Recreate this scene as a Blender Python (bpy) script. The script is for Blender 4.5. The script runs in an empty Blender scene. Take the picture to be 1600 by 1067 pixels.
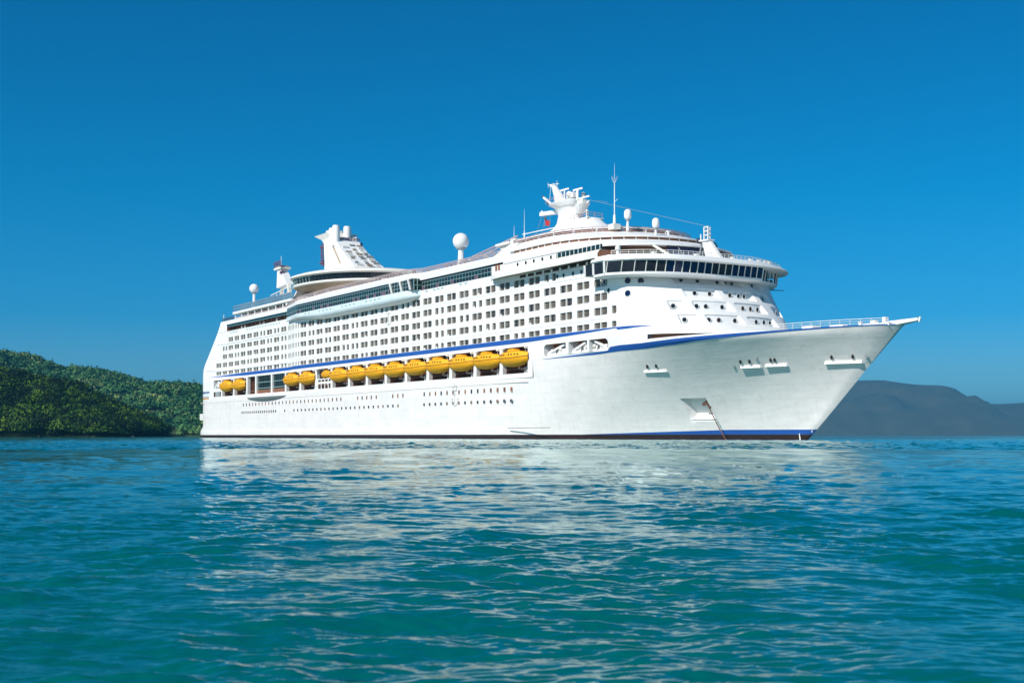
import bpy, math, random
import numpy as np
from mathutils import Vector, noise
random.seed(7); rng = np.random.default_rng(7)
R = math.radians
sc = bpy.context.scene
# ---------------------------------------------------------------- camera, world, sun, exposure
cam = bpy.data.objects.new('camera', bpy.data.cameras.new('camera')); sc.collection.objects.link(cam)
cam.location = (0, 0, .8); cam.rotation_euler = (R(90), 0, 0)
cam.data.sensor_width = 36; cam.data.lens = 45.3; cam.data.shift_y = .0916
cam.data.dof.use_dof = True; cam.data.dof.focus_distance = 260; cam.data.dof.aperture_fstop = 5.6   # the nearest ripples are soft in the photo
cam.data.clip_start = .1; cam.data.clip_end = 40000
sc.camera = cam
SUN_AZ, SUN_EL = R(42), R(37)            # azimuth to the left of straight behind the camera
sun_dir = Vector((-math.sin(SUN_AZ)*math.cos(SUN_EL), -math.cos(SUN_AZ)*math.cos(SUN_EL), math.sin(SUN_EL)))
sl = bpy.data.lights.new('sun', 'SUN'); sl.energy = 4.4; sl.angle = R(.5); sl.color = (1, .96, .90)
sun = bpy.data.objects.new('sun', sl); sc.collection.objects.link(sun)
sun.rotation_euler = (-sun_dir).to_track_quat('-Z', 'Y').to_euler()
sc.view_settings.view_transform = 'Standard'; sc.view_settings.look = 'None'
sc.view_settings.exposure = .28; sc.view_settings.gamma = 1
sc.cycles.max_bounces = 6; sc.cycles.volume_bounces = 0; sc.cycles.use_denoising = True
w = bpy.data.worlds.new('World'); sc.world = w; w.use_nodes = True
nt = w.node_tree; N = nt.nodes; Lk = nt.links; N.clear()
out = N.new('ShaderNodeOutputWorld'); bg = N.new('ShaderNodeBackground'); bg.inputs['Strength'].default_value = .1
sky = N.new('ShaderNodeTexSky'); sky.sky_type = 'NISHITA'; sky.sun_disc = False
sky.sun_elevation = SUN_EL; sky.sun_rotation = math.atan2(sun_dir.x, sun_dir.y)
sky.air_density = 1.0; sky.dust_density = .3; sky.ozone_density = 3.0
tc = N.new('ShaderNodeTexCoord'); sx = N.new('ShaderNodeSeparateXYZ'); rp = N.new('ShaderNodeValToRGB')
mx = N.new('ShaderNodeMix'); mx.data_type = 'RGBA'; mx.blend_type = 'MULTIPLY'; mx.inputs['Factor'].default_value = 1
Lk.new(tc.outputs['Generated'], sx.inputs[0]); Lk.new(sx.outputs['Z'], rp.inputs[0])
SKY_RAMP = [(0, (.26, .56, .86)), (.05, (.18, .53, .85)), (.09, (.05, .48, .83)), (.18, (.0, .50, .79)), (.32, (.0, .45, .71)), (.5, (.0, .50, .62)), (.8, (.05, .6, .75))]
rp.color_ramp.elements[0].position = SKY_RAMP[0][0]; rp.color_ramp.elements[0].color = (*SKY_RAMP[0][1], 1)
rp.color_ramp.elements[1].position = SKY_RAMP[-1][0]; rp.color_ramp.elements[1].color = (*SKY_RAMP[-1][1], 1)
for p, c in SKY_RAMP[1:-1]:
    e = rp.color_ramp.elements.new(p); e.color = (*c, 1)
Lk.new(sky.outputs[0], mx.inputs[6]); Lk.new(rp.outputs[0], mx.inputs[7])
Lk.new(mx.outputs[2], bg.inputs[0]); Lk.new(bg.outputs[0], out.inputs[0])

# ---------------------------------------------------------------- materials
def mat(name, col, rough=.5, spec=.5, metal=0, var=0, vscale=.3, bump=0, bscale=1., ior=1.5, coat=0, stretch=None):
    m = bpy.data.materials.new(name); m.use_nodes = True; t = m.node_tree
    b = t.nodes['Principled BSDF']
    b.inputs['Base Color'].default_value = (*col, 1); b.inputs['Roughness'].default_value = rough
    b.inputs['Metallic'].default_value = metal; b.inputs['IOR'].default_value = ior
    b.inputs['Specular IOR Level'].default_value = spec; b.inputs['Coat Weight'].default_value = coat
    co = t.nodes.new('ShaderNodeTexCoord'); mp = t.nodes.new('ShaderNodeMapping')
    if stretch: mp.inputs['Scale'].default_value = stretch
    t.links.new(co.outputs['Object'], mp.inputs[0])
    if var:
        n = t.nodes.new('ShaderNodeTexNoise'); n.inputs['Scale'].default_value = vscale; n.inputs['Detail'].default_value = 5
        t.links.new(mp.outputs[0], n.inputs['Vector'])
        r = t.nodes.new('ShaderNodeMapRange'); r.inputs[1].default_value = .3; r.inputs[2].default_value = .7
        r.inputs[3].default_value = 1-var; r.inputs[4].default_value = 1+var*.3
        t.links.new(n.outputs[0], r.inputs[0])
        k = t.nodes.new('ShaderNodeMix'); k.data_type = 'RGBA'; k.blend_type = 'MULTIPLY'; k.inputs['Factor'].default_value = 1
        k.inputs[6].default_value = (*col, 1); t.links.new(r.outputs[0], k.inputs[7]); t.links.new(k.outputs[2], b.inputs['Base Color'])
    if bump:
        n2 = t.nodes.new('ShaderNodeTexNoise'); n2.inputs['Scale'].default_value = bscale; n2.inputs['Detail'].default_value = 3
        t.links.new(mp.outputs[0], n2.inputs['Vector'])
        bp = t.nodes.new('ShaderNodeBump'); bp.inputs['Strength'].default_value = 1; bp.inputs['Distance'].default_value = bump
        t.links.new(n2.outputs[0], bp.inputs['Height']); t.links.new(bp.outputs[0], b.inputs['Normal'])
    return m
M = dict(
 white=mat('white_paint', (.80, .785, .765), .45, var=.05, vscale=.15),
 hull=mat('hull_paint', (.82, .77, .74), .30, .5, var=.07, vscale=.6, bump=.03, bscale=1.0, stretch=(.5, 1, 1.6)),
 cream=mat('cream_paint', (.76, .73, .66), .5, var=.06, vscale=.4),
 soffit=mat('tan_soffit_and_shade', (.40, .29, .19), .6, var=.15, vscale=.3),  # tan soffits; also shade painted under the spa lip and lounge
 blue=mat('blue_stripe', (.02, .09, .36), .35, var=.05),
 paleblue=mat('pale_blue_band', (.70, .78, .80), .35, var=.08, vscale=.2),
 boot=mat('red_brown_bottom_paint', (.030, .012, .012), .5, var=.3, vscale=.8),
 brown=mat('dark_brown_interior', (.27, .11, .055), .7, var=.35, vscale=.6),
 tan=mat('cabin_glass_door', (.135, .108, .085), .25, var=.3, vscale=.9),
 tan2=mat('cabin_curtain_door', (.16, .13, .105), .3, var=.35, vscale=.9),
 dkglass=mat('dark_window_glass', (.02, .018, .022), .12, .6, var=.4, vscale=.7),
 navyglass=mat('navy_window_glass', (.006, .012, .05), .10, .6),
 greenglass=mat('green_tinted_glass', (.010, .030, .030), .10, .6, var=.5, vscale=.5),
 skyglass=mat('blue_tinted_windbreak', (.10, .22, .32), .12, .6, var=.2),
 teal=mat('pale_teal_frame', (.26, .40, .38), .4),
 yellow=mat('lifeboat_yellow', (.88, .40, .010), .6, .25, var=.18, vscale=.6),
 orange=mat('lifeboat_orange', (.70, .30, .01), .45, var=.08, vscale=.6),
 rust=mat('rusty_iron', (.17, .07, .035), .8, var=.4, vscale=3),
 pgrey=mat('faint_grey_paint', (.50, .50, .49), .5),
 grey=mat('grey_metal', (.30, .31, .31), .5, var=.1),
 dgrey=mat('dark_grey_metal', (.07, .065, .07), .6),
 mauve=mat('mauve_railing', (.42, .33, .33), .6),
 red=mat('red_flag_cloth', (.45, .015, .02), .7),
 black=mat('black_opening', (.012, .010, .010), .7),
 plum=mat('plum_metal', (.14, .07, .11), .6),
)
def weather_hull(m):                      # welded plate seams and faint run-off streaks
    t = m.node_tree; b = t.nodes['Principled BSDF']; co = t.nodes.new('ShaderNodeTexCoord'); sep = t.nodes.new('ShaderNodeSeparateXYZ'); cmb = t.nodes.new('ShaderNodeCombineXYZ')
    t.links.new(co.outputs['Object'], sep.inputs[0]); t.links.new(sep.outputs['X'], cmb.inputs['X']); t.links.new(sep.outputs['Z'], cmb.inputs['Y'])
    br = t.nodes.new('ShaderNodeTexBrick'); br.inputs['Scale'].default_value = 1; br.inputs['Brick Width'].default_value = 9; br.inputs['Row Height'].default_value = 2.45
    br.inputs['Mortar Size'].default_value = .045; br.inputs['Mortar Smooth'].default_value = .6
    for k_, v_ in (('Color1', (1, 1, 1, 1)), ('Color2', (.955, .955, .955, 1)), ('Mortar', (.86, .86, .85, 1))): br.inputs[k_].default_value = v_
    t.links.new(cmb.outputs[0], br.inputs['Vector'])
    mp = t.nodes.new('ShaderNodeMapping'); mp.inputs['Scale'].default_value = (1.6, 1, .07); t.links.new(co.outputs['Object'], mp.inputs[0])
    n = t.nodes.new('ShaderNodeTexNoise'); n.inputs['Scale'].default_value = 1; n.inputs['Detail'].default_value = 6; t.links.new(mp.outputs[0], n.inputs['Vector'])
    r = t.nodes.new('ShaderNodeMapRange'); r.inputs[1].default_value = .52; r.inputs[2].default_value = .78; r.inputs[3].default_value = 1; r.inputs[4].default_value = .90; t.links.new(n.outputs[0], r.inputs[0])
    src = b.inputs['Base Color'].links[0].from_socket
    m1 = t.nodes.new('ShaderNodeMix'); m1.data_type = 'RGBA'; m1.blend_type = 'MULTIPLY'; m1.inputs['Factor'].default_value = 1
    m2 = t.nodes.new('ShaderNodeMix'); m2.data_type = 'RGBA'; m2.blend_type = 'MULTIPLY'; m2.inputs['Factor'].default_value = 1
    t.links.new(src, m1.inputs[6]); t.links.new(br.outputs['Color'], m1.inputs[7]); t.links.new(m1.outputs[2], m2.inputs[6]); t.links.new(r.outputs[0], m2.inputs[7]); t.links.new(m2.outputs[2], b.inputs['Base Color'])
weather_hull(M['hull'])

# ---------------------------------------------------------------- mesh collector
class MB:
    def __init__(s, default='white'): s.v = []; s.f = []; s.m = []; s.d = default; s.smooth = False
    def face(s, pts, m=None):
        n = len(s.v); s.v += [tuple(p) for p in pts]; s.f.append(tuple(range(n, n+len(pts)))); s.m.append(m or s.d)
    def box(s, x0, x1, y0, y1, z0, z1, m=None):
        n = len(s.v)
        s.v += [(x0,y0,z0),(x1,y0,z0),(x1,y1,z0),(x0,y1,z0),(x0,y0,z1),(x1,y0,z1),(x1,y1,z1),(x0,y1,z1)]
        for q in ((0,3,2,1),(4,5,6,7),(0,1,5,4),(1,2,6,5),(2,3,7,6),(3,0,4,7)): s.f.append(tuple(n+i for i in q)); s.m.append(m or s.d)
    def tube(s, p0, p1, r0, r1=None, n=8, m=None):
        r1 = r0 if r1 is None else r1
        p0, p1 = Vector(p0), Vector(p1); d = (p1-p0)
        if d.length < 1e-6: return
        d.normalize(); a = d.orthogonal().normalized(); b = d.cross(a); k = len(s.v)
        for p, r in ((p0, r0), (p1, r1)):
            for i in range(n):
                t = 2*math.pi*i/n; s.v.append(tuple(p+a*math.cos(t)*r+b*math.sin(t)*r))
        for i in range(n):
            j = (i+1) % n; s.f.append((k+i, k+j, k+n+j, k+n+i)); s.m.append(m or s.d)
        s.f.append(tuple(k+i for i in range(n))[::-1]); s.m.append(m or s.d)
        s.f.append(tuple(k+n+i for i in range(n))); s.m.append(m or s.d)
    def beam(s, p0, p1, w, h, m=None):
        p0, p1 = Vector(p0), Vector(p1); d = (p1-p0).normalized()
        a = d.cross(Vector((0, 0, 1)))
        a = a.normalized() if a.length > 1e-3 else Vector((1, 0, 0)); b = a.cross(d).normalized(); k = len(s.v)
        for p in (p0, p1):
            for i, j in ((-1,-1),(1,-1),(1,1),(-1,1)): s.v.append(tuple(p+a*w/2*i+b*h/2*j))
        for q in ((0,1,2,3),(7,6,5,4),(0,4,5,1),(1,5,6,2),(2,6,7,3),(3,7,4,0)): s.f.append(tuple(k+i for i in q)); s.m.append(m or s.d)
    def grid(s, P, m=None, close=False):
        """P: list of rows of points."""
        k = len(s.v); nr, nc = len(P), len(P[0])
        for r in P: s.v += [tuple(p) for p in r]
        for i in range(nr-1):
            for j in range(nc if close else nc-1):
                j2 = (j+1) % nc
                s.f.append((k+i*nc+j, k+i*nc+j2, k+(i+1)*nc+j2, k+(i+1)*nc+j)); s.m.append(m or s.d)
    def loft(s, secs, m=None, cap=True):
        s.grid(secs, m, close=True)
        if cap: s.face(secs[0][::-1], m); s.face(secs[-1], m)
    def ball(s, c, r, rz=None, m=None, n=14):
        rz = rz or r; c = Vector(c)
        s.grid([[ (c.x+r*math.sin(a)*math.cos(b), c.y+r*math.sin(a)*math.sin(b), c.z+rz*math.cos(a)) for b in [2*math.pi*j/n for j in range(n)]]
                for a in [math.pi*(i+.02)/(n//2+.04) for i in range(n//2+1)]], m, close=True)
    def lathe(s, c, prof, n=16, m=None):
        s.grid([[(c[0]+r*math.cos(2*math.pi*j/n), c[1]+r*math.sin(2*math.pi*j/n), c[2]+z) for j in range(n)] for r, z in prof], m, close=True)
    def merge(s, o):
        k = len(s.v); s.v += o.v; s.f += [tuple(k+i for i in f) for f in o.f]; s.m += o.m
    def build(s, name, parent=None, loc=None, smooth=None, rev=False, autosmooth=None):
        me = bpy.data.meshes.new(name)
        me.from_pydata(s.v, [], s.f)
        used = sorted(set(s.m))
        for u in used: me.materials.append(M[u])
        me.polygons.foreach_set('material_index', [used.index(u) for u in s.m])
        me.update()
        import bmesh
        bm = bmesh.new(); bm.from_mesh(me)
        if len(bm.verts) < 300000: bmesh.ops.remove_doubles(bm, verts=bm.verts, dist=1e-4)
        bmesh.ops.recalc_face_normals(bm, faces=bm.faces)
        bm.to_mesh(me); bm.free()
        sm = s.smooth if smooth is None else smooth
        if sm:
            me.polygons.foreach_set('use_smooth', [True]*len(me.polygons))
            me.set_sharp_from_angle(angle=R(40))
        o = bpy.data.objects.new(name, me); sc.collection.objects.link(o)
        if parent: o.parent = parent
        if loc: o.location = loc
        return o
def empty(name, loc=(0, 0, 0), rz=0, label=None, cat=None, group=None, kind=None, parent=None):
    o = bpy.data.objects.new(name, None); sc.collection.objects.link(o); o.location = loc; o.rotation_euler = (0, 0, rz)
    if parent: o.parent = parent
    tag(o, label, cat, group, kind); return o
def tag(o, label=None, cat=None, group=None, kind=None):
    if label: o['label'] = label
    if cat: o['category'] = cat
    if group: o['group'] = group
    if kind: o['kind'] = kind
    return o
def lerp_tab(x, T):
    if x <= T[0][0]: return T[0][1]
    for (a, va), (b, vb) in zip(T, T[1:]):
        if x <= b:
            t = (x-a)/(b-a); return va+(vb-va)*t
    return T[-1][1]
def smooth_tab(x, T):            # monotone-ish smooth interpolation: average of shifted lerps
    return sum(lerp_tab(x+d, T) for d in (-1.5, -.75, 0, .75, 1.5))/5
T_DK = [(0,0),(1.2,1.8),(3,3.3),(5,4.6),(8.5,6.6),(12,8.3),(16,10.1),(20,12.2),(24,14.2),(30,16.6),(36,18.2),(42,19.0),(50,19.3)]
T_WL = [(0,0),(3,.9),(10,2.6),(20,5.4),(35,10),(50,14.5),(65,17.6),(80,19),(95,19.3)]
T_SH = [(224,16.7),(251,16.7),(256,18.0),(262,18.0),(273,18.4),(285,18.7),(298,19.0),(307.5,19.1)]
def x_stem(z): return 285.8+21.7*(max(z,-2)/19.1)**.97 if z > 0 else 285.8+z*.9
def half_b(x, z):
    s = x_stem(z)-x
    if s <= 0: return 0.
    w = min(1, max(0, (z-1)/17.))**1.8
    f = min(1, s/4.)
    a = lerp_tab(s, T_WL) if s > 3 else .9*math.sqrt(s/3)*1.0
    d = smooth_tab(s, T_DK)*f+lerp_tab(s, T_DK)*(1-f)
    return (1-w)*a+w*d
def sheer(x): return lerp_tab(x, T_SH)
def front_x0(z): return 254.8-.18*(z-22.5)
def front_xf(z): return 270.3-1.1*(z-22.5)
def front_x(y, z, b=19.3, n=2.1):
    x0, xf = front_x0(z), front_xf(z)
    return x0+(xf-x0)*max(0, 1-abs(y/b)**n)**(1/n)
# ---------------------------------------------------------------- the ship
OX, OY, HEAD = -96.2, 475., math.atan2(-.8526, .5225)
ship = empty('cruise_ship', (OX, OY, 0), HEAD,
             'huge white cruise ship at anchor with a blue stripe along its side and stacked decks', 'cruise ship')
def world(x, y, z):                      # ship frame -> world
    return (OX+.5225*x+.8526*y, OY-.8526*x+.5225*y, z)
B0 = 19.3
REG = {}
def reg(kind, x, mb): REG.setdefault(kind, []).append((x, mb))

# --- hull shell
def pocket(x, z, b):                     # anchor pocket pressed into the bow
    xl = 261.6+(4.0-z)*-.02; 
    t = (z-3.9)/3.7
    if not 0 <= t <= 1: return 0
    x0, x1 = 262.9, 268.0
    if x < x0 or x > x1: return 0
    return min(1.9, (z-3.7)*1.6)
def stern_off(x, z): return 0
def hull_y(x, z):
    b = half_b(x, z)
    if x < 6: b -= (6-x)**2*.035
    if z < 2.5 and x < 232:              # sponson shelf near the waterline
        t = min(1, (232-x)/14.)
        b += .16*t*(1 if z < 2.2 else (2.5-z)/.3)
    return b
for side_, sgn in (('s', -1), ('p', 1)):
    pass
mb = MB('hull'); mb.smooth = True
mats_z = lambda z: 'boot' if z < 1.15 else 'hull'
zs = [-2, -.5, .3, .97, .98] + [1.5, 1.8, 2.2, 2.5, 3.0, 3.5] + list(np.arange(3.9, 7.9, .28)) + list(np.arange(8.1, 13.2, .45)) + [13.2]
xs_aft = [0, .7, 1.5, 3, 6, 12]+list(np.arange(20, 218, 6.))+[219, 224]
xs_fwd = list(np.arange(226, 258, 2.))+list(np.arange(258, 272, .3))+list(np.arange(272, 300, 1.))
def stern_x(x, z):                        # ducktail at the waterline
    if x > 6: return x
    k = 1-x/6
    if z < 2.6: return x-2.6*k
    if z < 4: return x-2.6*k*(4-z)/1.4
    return x
for sgn in (-1, 1):
    for k in range(len(zs)-1):
        z0, z1 = zs[k], zs[k+1]
        rows = []
        for z in (z0, z1):
            row = []
            xst = x_stem(z)
            xs = [x for x in xs_aft+xs_fwd]
            fr = (xst-xs[-1])
            for x in xs:
                # squeeze the forward stations onto the stem of this level
                xx = x if x <= 272 else 272+(x-272)*(xst-272)/(299-272)
                y = hull_y(xx, z)
                if sgn < 0: y -= pocket(xx, z, y)
                row.append((stern_x(xx, z), sgn*max(y, .05), z))
            row[-1] = (xst, 0, z)
            rows.append(row)
        mb.grid(rows, 'boot' if z1 <= .975 else 'hull')
    # forward upper shell, z 13.2 up to the sheer
    rows = []
    for t in np.linspace(0, 1, 15):
        row = []
        for x in list(np.arange(224, 272, 1.))+list(np.arange(272, 299.5, .75)):
            u = 0 if x <= 272 else (x-272)/(299-272)
            zt = sheer(x if x <= 272 else 272+u*(307.5-272))
            z = 13.2+(zt-13.2)*t
            xx = x if x <= 272 else 272+u*(x_stem(z)-272)
            zt = sheer(xx); z = 13.2+(zt-13.2)*t
            row.append((xx, sgn*max(hull_y(xx, z), .04), z))
        rows.append(row)
    mb.grid(rows)
# transom
tr = [[(stern_x(0, z), y*hull_y(0, z), z) for y in (-1, -.6, 0, .6, 1)] for z in zs]
mb.grid(tr)
hull = mb.build('hull', ship)

# blue boot stripe that fades out aft of the bow, and the blue sheer stripe
mb = MB('blue'); rows = [[], []]
for x in list(np.arange(236, 286, .8))+[286.6, 287.2, 287.8, 288.2]:
    zt = .99+.86*min(1, max(0, (x-236)/34.))
    for i, z in enumerate((.985, zt)):
        xx = min(x, x_stem(z)+.02); rows[i].append((xx, -max(hull_y(xx, z), 0)-.03, z))
mb.grid(rows); mb.build('waterline_stripe', ship)
for sgn in (-1, 1):
    mb = MB('blue'); rows = [[], [], []]
    for x in list(np.arange(228, 300, 1.))+list(np.arange(300, 307.4, .5)):
        if x < 256: zb, zt = 16.75+max(0, (x-246)/10.)*.3, lerp_tab(x, [(228, 16.8), (246, 17.15), (251.2, 17.3), (251.3, 17.9), (256, 18.15), (999, 18)])
        else: zt = sheer(x)+.10; zb = zt-lerp_tab(x, [(256, 1.1), (270, 1.0), (281, .6), (290, .3), (300, .2), (308, .12)])
        for i, z in enumerate((zb, (zb+zt)/2, zt)): rows[i].append((x, sgn*(hull_y(x, min(z, sheer(x) if x > 256 else z))+.07), z))
    mb.grid(rows); mb.build('sheer_stripe', ship)

# side mapping: aft upper works stand a metre further in than amidships
def off(x, z):
    q = -(6-x)**2*.035 if x < 6 else 0
    if z < 20.41: return q
    t = min(1, max(0, (x-83.5)/6.5)); return -1.0*(1-t)*min(1, max(0, (x-4)/16))+q
def SP(x, z, d=0, sgn=-1): return (x, sgn*(B0+off(x, z)-d), z)
def facade(mb, za, zb, xl, xr, ops, m='white', P=SP, breaks=(), sgn=-1):
    """wall from za to zb with rectangular openings ops = [(x0, x1, z0, z1)] (same z0, z1 within a facade row)"""
    if ops:
        z0, z1 = ops[0][2], ops[0][3]
        lv = [(za, z0, None), (z0, z1, ops), (z1, zb, None)]
    else: lv = [(za, zb, None)]
    for (a, b, o) in lv:
        if b-a < 1e-6: continue
        segs = []; cur = None
        if o:
            for (x0, x1, _, _) in sorted(o): segs.append((cur, x0)); cur = x1
            segs.append((cur, None))
        else: segs = [(None, None)]
        for (p, q) in segs:
            pa, pb = (xl(a), xl(b)) if p is None else (p, p)
            qa, qb = (xr(a), xr(b)) if q is None else (q, q)
            cuts = [c for c in sorted(breaks) if max(pa, pb)+.01 < c < min(qa, qb)-.01]
            L = [(pa, pb)]+[(c, c) for c in cuts]+[(qa, qb)]
            for (s0, s1), (e0, e1) in zip(L, L[1:]):
                mb.face([P(s0, a, 0, sgn), P(e0, a, 0, sgn), P(e1, b, 0, sgn), P(s1, b, 0, sgn)], m)
def recess(mb, x0, x1, z0, z1, d, back, rev='white', P=SP, ceil=None, floor=None, sgn=-1):
    a = [P(x0,z0,0,sgn), P(x1,z0,0,sgn), P(x1,z1,0,sgn), P(x0,z1,0,sgn)]; b = [P(x0,z0,d,sgn), P(x1,z0,d,sgn), P(x1,z1,d,sgn), P(x0,z1,d,sgn)]
    mb.face([a[0], a[1], b[1], b[0]], floor or rev); mb.face([a[1], a[2], b[2], b[1]], rev)
    mb.face([a[2], a[3], b[3], b[2]], ceil or rev); mb.face([a[3], a[0], b[0], b[3]], rev); mb.face(b, back)

T_ST = [(9, 0), (17, -.5), (20.4, .8), (24.8, 4.4), (32.4, 12.9), (37.6, 18.4), (41.4, 21.1)]
xl = lambda z: lerp_tab(z, T_ST)
wall = MB('white')
# --- promenade level with the boats
bays = [14.9, 23.8, 36.2, 48.9, 57.2, 71.2, 83.0, 94.8, 106.7, 117.9, 129.8, 141.3, 152.8, 164.4, 176.2, 187.8, 199.4, 211.0, 222.7]
PW = .55
prom = MB('white'); ops = []
for i in range(len(bays)-1):
    a, b = bays[i]+PW, bays[i+1]-PW
    ops.append((a, b, 14.2, 19.9))
facade(prom, 13.2, 20.41, xl, lambda z: 224., ops, breaks=[1.5, 3, 4.5, 6, 100, 200])
prom.build('promenade_wall', ship)
for i, (a, b, z0, z1) in enumerate(ops):
    mb = MB('white'); xm = (a+b)/2
    if i == 0:                            # mooring opening with a lower window
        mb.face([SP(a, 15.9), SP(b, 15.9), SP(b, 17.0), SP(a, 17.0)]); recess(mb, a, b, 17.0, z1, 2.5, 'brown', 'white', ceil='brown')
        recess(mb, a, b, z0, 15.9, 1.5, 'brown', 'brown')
        mb.box(a+1.6, b-1.6, -B0+.05, -B0+.5, z0+.05, 15.85, 'grey')
        mb.tube((a+1, -B0+.4, 17.2), (xm, -B0+.4, 19.3), .45, .3); mb.tube((xm, -B0+.4, 19.3), (b-.5, -B0+.4, 18.6), .3, .3); mb.ball((b-2.2, -B0+.4, 17.9), 1.0)
        mb.build('mooring_opening', ship); continue
    if i in (4, 5):                       # tall glazed bays
        recess(mb, a, b, z0, z1, .5, 'greenglass', 'white')
        for z in (15.8, 17.7): mb.box(a, b, -B0+.3, -B0+.45, z, z+.18, 'teal')
        n = 6
        for k in range(1, n): x = a+(b-a)*k/n; mb.box(x-.06, x+.06, -B0+.32, -B0+.43, z0, z1, 'dgrey')
        mb.box(a, b, -B0+.36, -B0+.48, z0, 15.4, 'brown')
        mb.build('glazed_bay', ship); continue
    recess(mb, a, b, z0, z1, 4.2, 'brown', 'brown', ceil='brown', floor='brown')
    for s_ in (a, b):                     # white returns of the pillars
        e = .12 if s_ == a else -.12
        mb.box(min(s_, s_+e), max(s_, s_+e), -B0+.02, -B0+1.0, z0, z1, 'white')
    # wall behind: doors, windows, a lamp
    k0 = a+.9
    while k0 < b-1.4:
        mb.box(k0, k0+1.1, -B0+4.08, -B0+4.18, 14.4, 16.3, random.choice(['dkglass', 'black', 'rust'])); k0 += 2.1
    mb.box(a, b, -B0+.10, -B0+.14, 15.15, 15.20, 'soffit')
    if i == 9-1:                          # small tender bay: white screen with windows
        for q in range(4):
            xx = a+(b-a)*q/4
            mb.box(xx, xx+.5, -B0+.2, -B0+.35, z0, 17.0)
        mb.box(a, b, -B0+.18, -B0+.36, 15.6, 16.2); mb.box(a, b, -B0+.18, -B0+.36, 16.8, 17.1)
    mb.build('promenade_bay', ship)
    if i not in (3,):                      # davit arms, lamp and bollards
        for s_, c_ in ((a+.4, -1), (b-.4, 1)):
            dv = MB('cream'); dv.beam((s_, -B0+3.9, 19.5), (s_, -B0-.6, 19.65), .4, .35, 'cream'); dv.build('davit_arm', ship)
        dv = MB('white'); dv.tube((xm-1, -B0+3.6, 15.0), (xm-1, -B0+1.6, 15.5), .22, .3); dv.build('deck_lamp', ship)
        for q in (2.6, 3.4):
            if xm+q < b-.2: dv = MB('white'); dv.tube((xm+q, -B0+1.0, 14.2), (xm+q, -B0+1.0, 15.6+.2*(q > 3)), .16, .14); dv.build('bollard', ship)
# --- forward part of that level: three openings with rounded ends
fw = MB('white'); fops = [(228.4, 236.6, 17.35, 19.75), (237.6, 244.2, 17.35, 19.75), (244.9, 251.2, 17.35, 19.75)]
def HP(x, z, d=0, sgn=-1): return (x, sgn*(half_b(x, min(z, 18.2))-d) if x > 250 else sgn*(B0-d), z)
facade(fw, 16.7, 20.41, lambda z: 224., lambda z: 256., fops, P=HP, breaks=[251.3, 253])
for j, (a, b, z0, z1) in enumerate(fops):
    recess(fw, a, b, z0, z1, 2.5, 'brown', 'white', P=HP, ceil='brown')
    if j != 1:                            # rounded outer corners
        xe = a if j == 0 else b; s_ = 1 if j == 0 else -1
        for zz, q in ((z0, 1), (z1, -1)):
            pts = [(xe, -B0, zz)]+[(xe+s_*(.9-.9*math.sin(t)), -B0, zz+q*(.9-.9*math.cos(t))) for t in np.linspace(0, math.pi/2, 5)]
            fw.face(pts)
fw.build('forward_promenade_wall', ship)
for j, (a, b, z0, z1) in enumerate(fops):
    d = MB('white'); y = -B0+.7
    d.box(a+.6, b-.6, y-.2, y+.9, z0, z0+.55); 
    s_ = -1 if j == 2 else 1
    xa, xb = (a+.8, b-1.2) if s_ > 0 else (b-.8, a+1.2)
    d.beam((xa, y, z0+.55), (xb, y, z1-.3), .5, .42)
    d.tube((xa+s_*3.2, y, z0+.3), (xa+s_*3.2, y, z0+1.3), .3, .2, m='dgrey')
    d.tube((a+1.2, y+.6, z0+.95), (b-1.4, y+.6, z0+.95), .5, .5, 10); d.ball((xa+s_*4.6, y, z0+1.2), .38, m='cream')
    d.build('raft_davit', ship)

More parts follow.
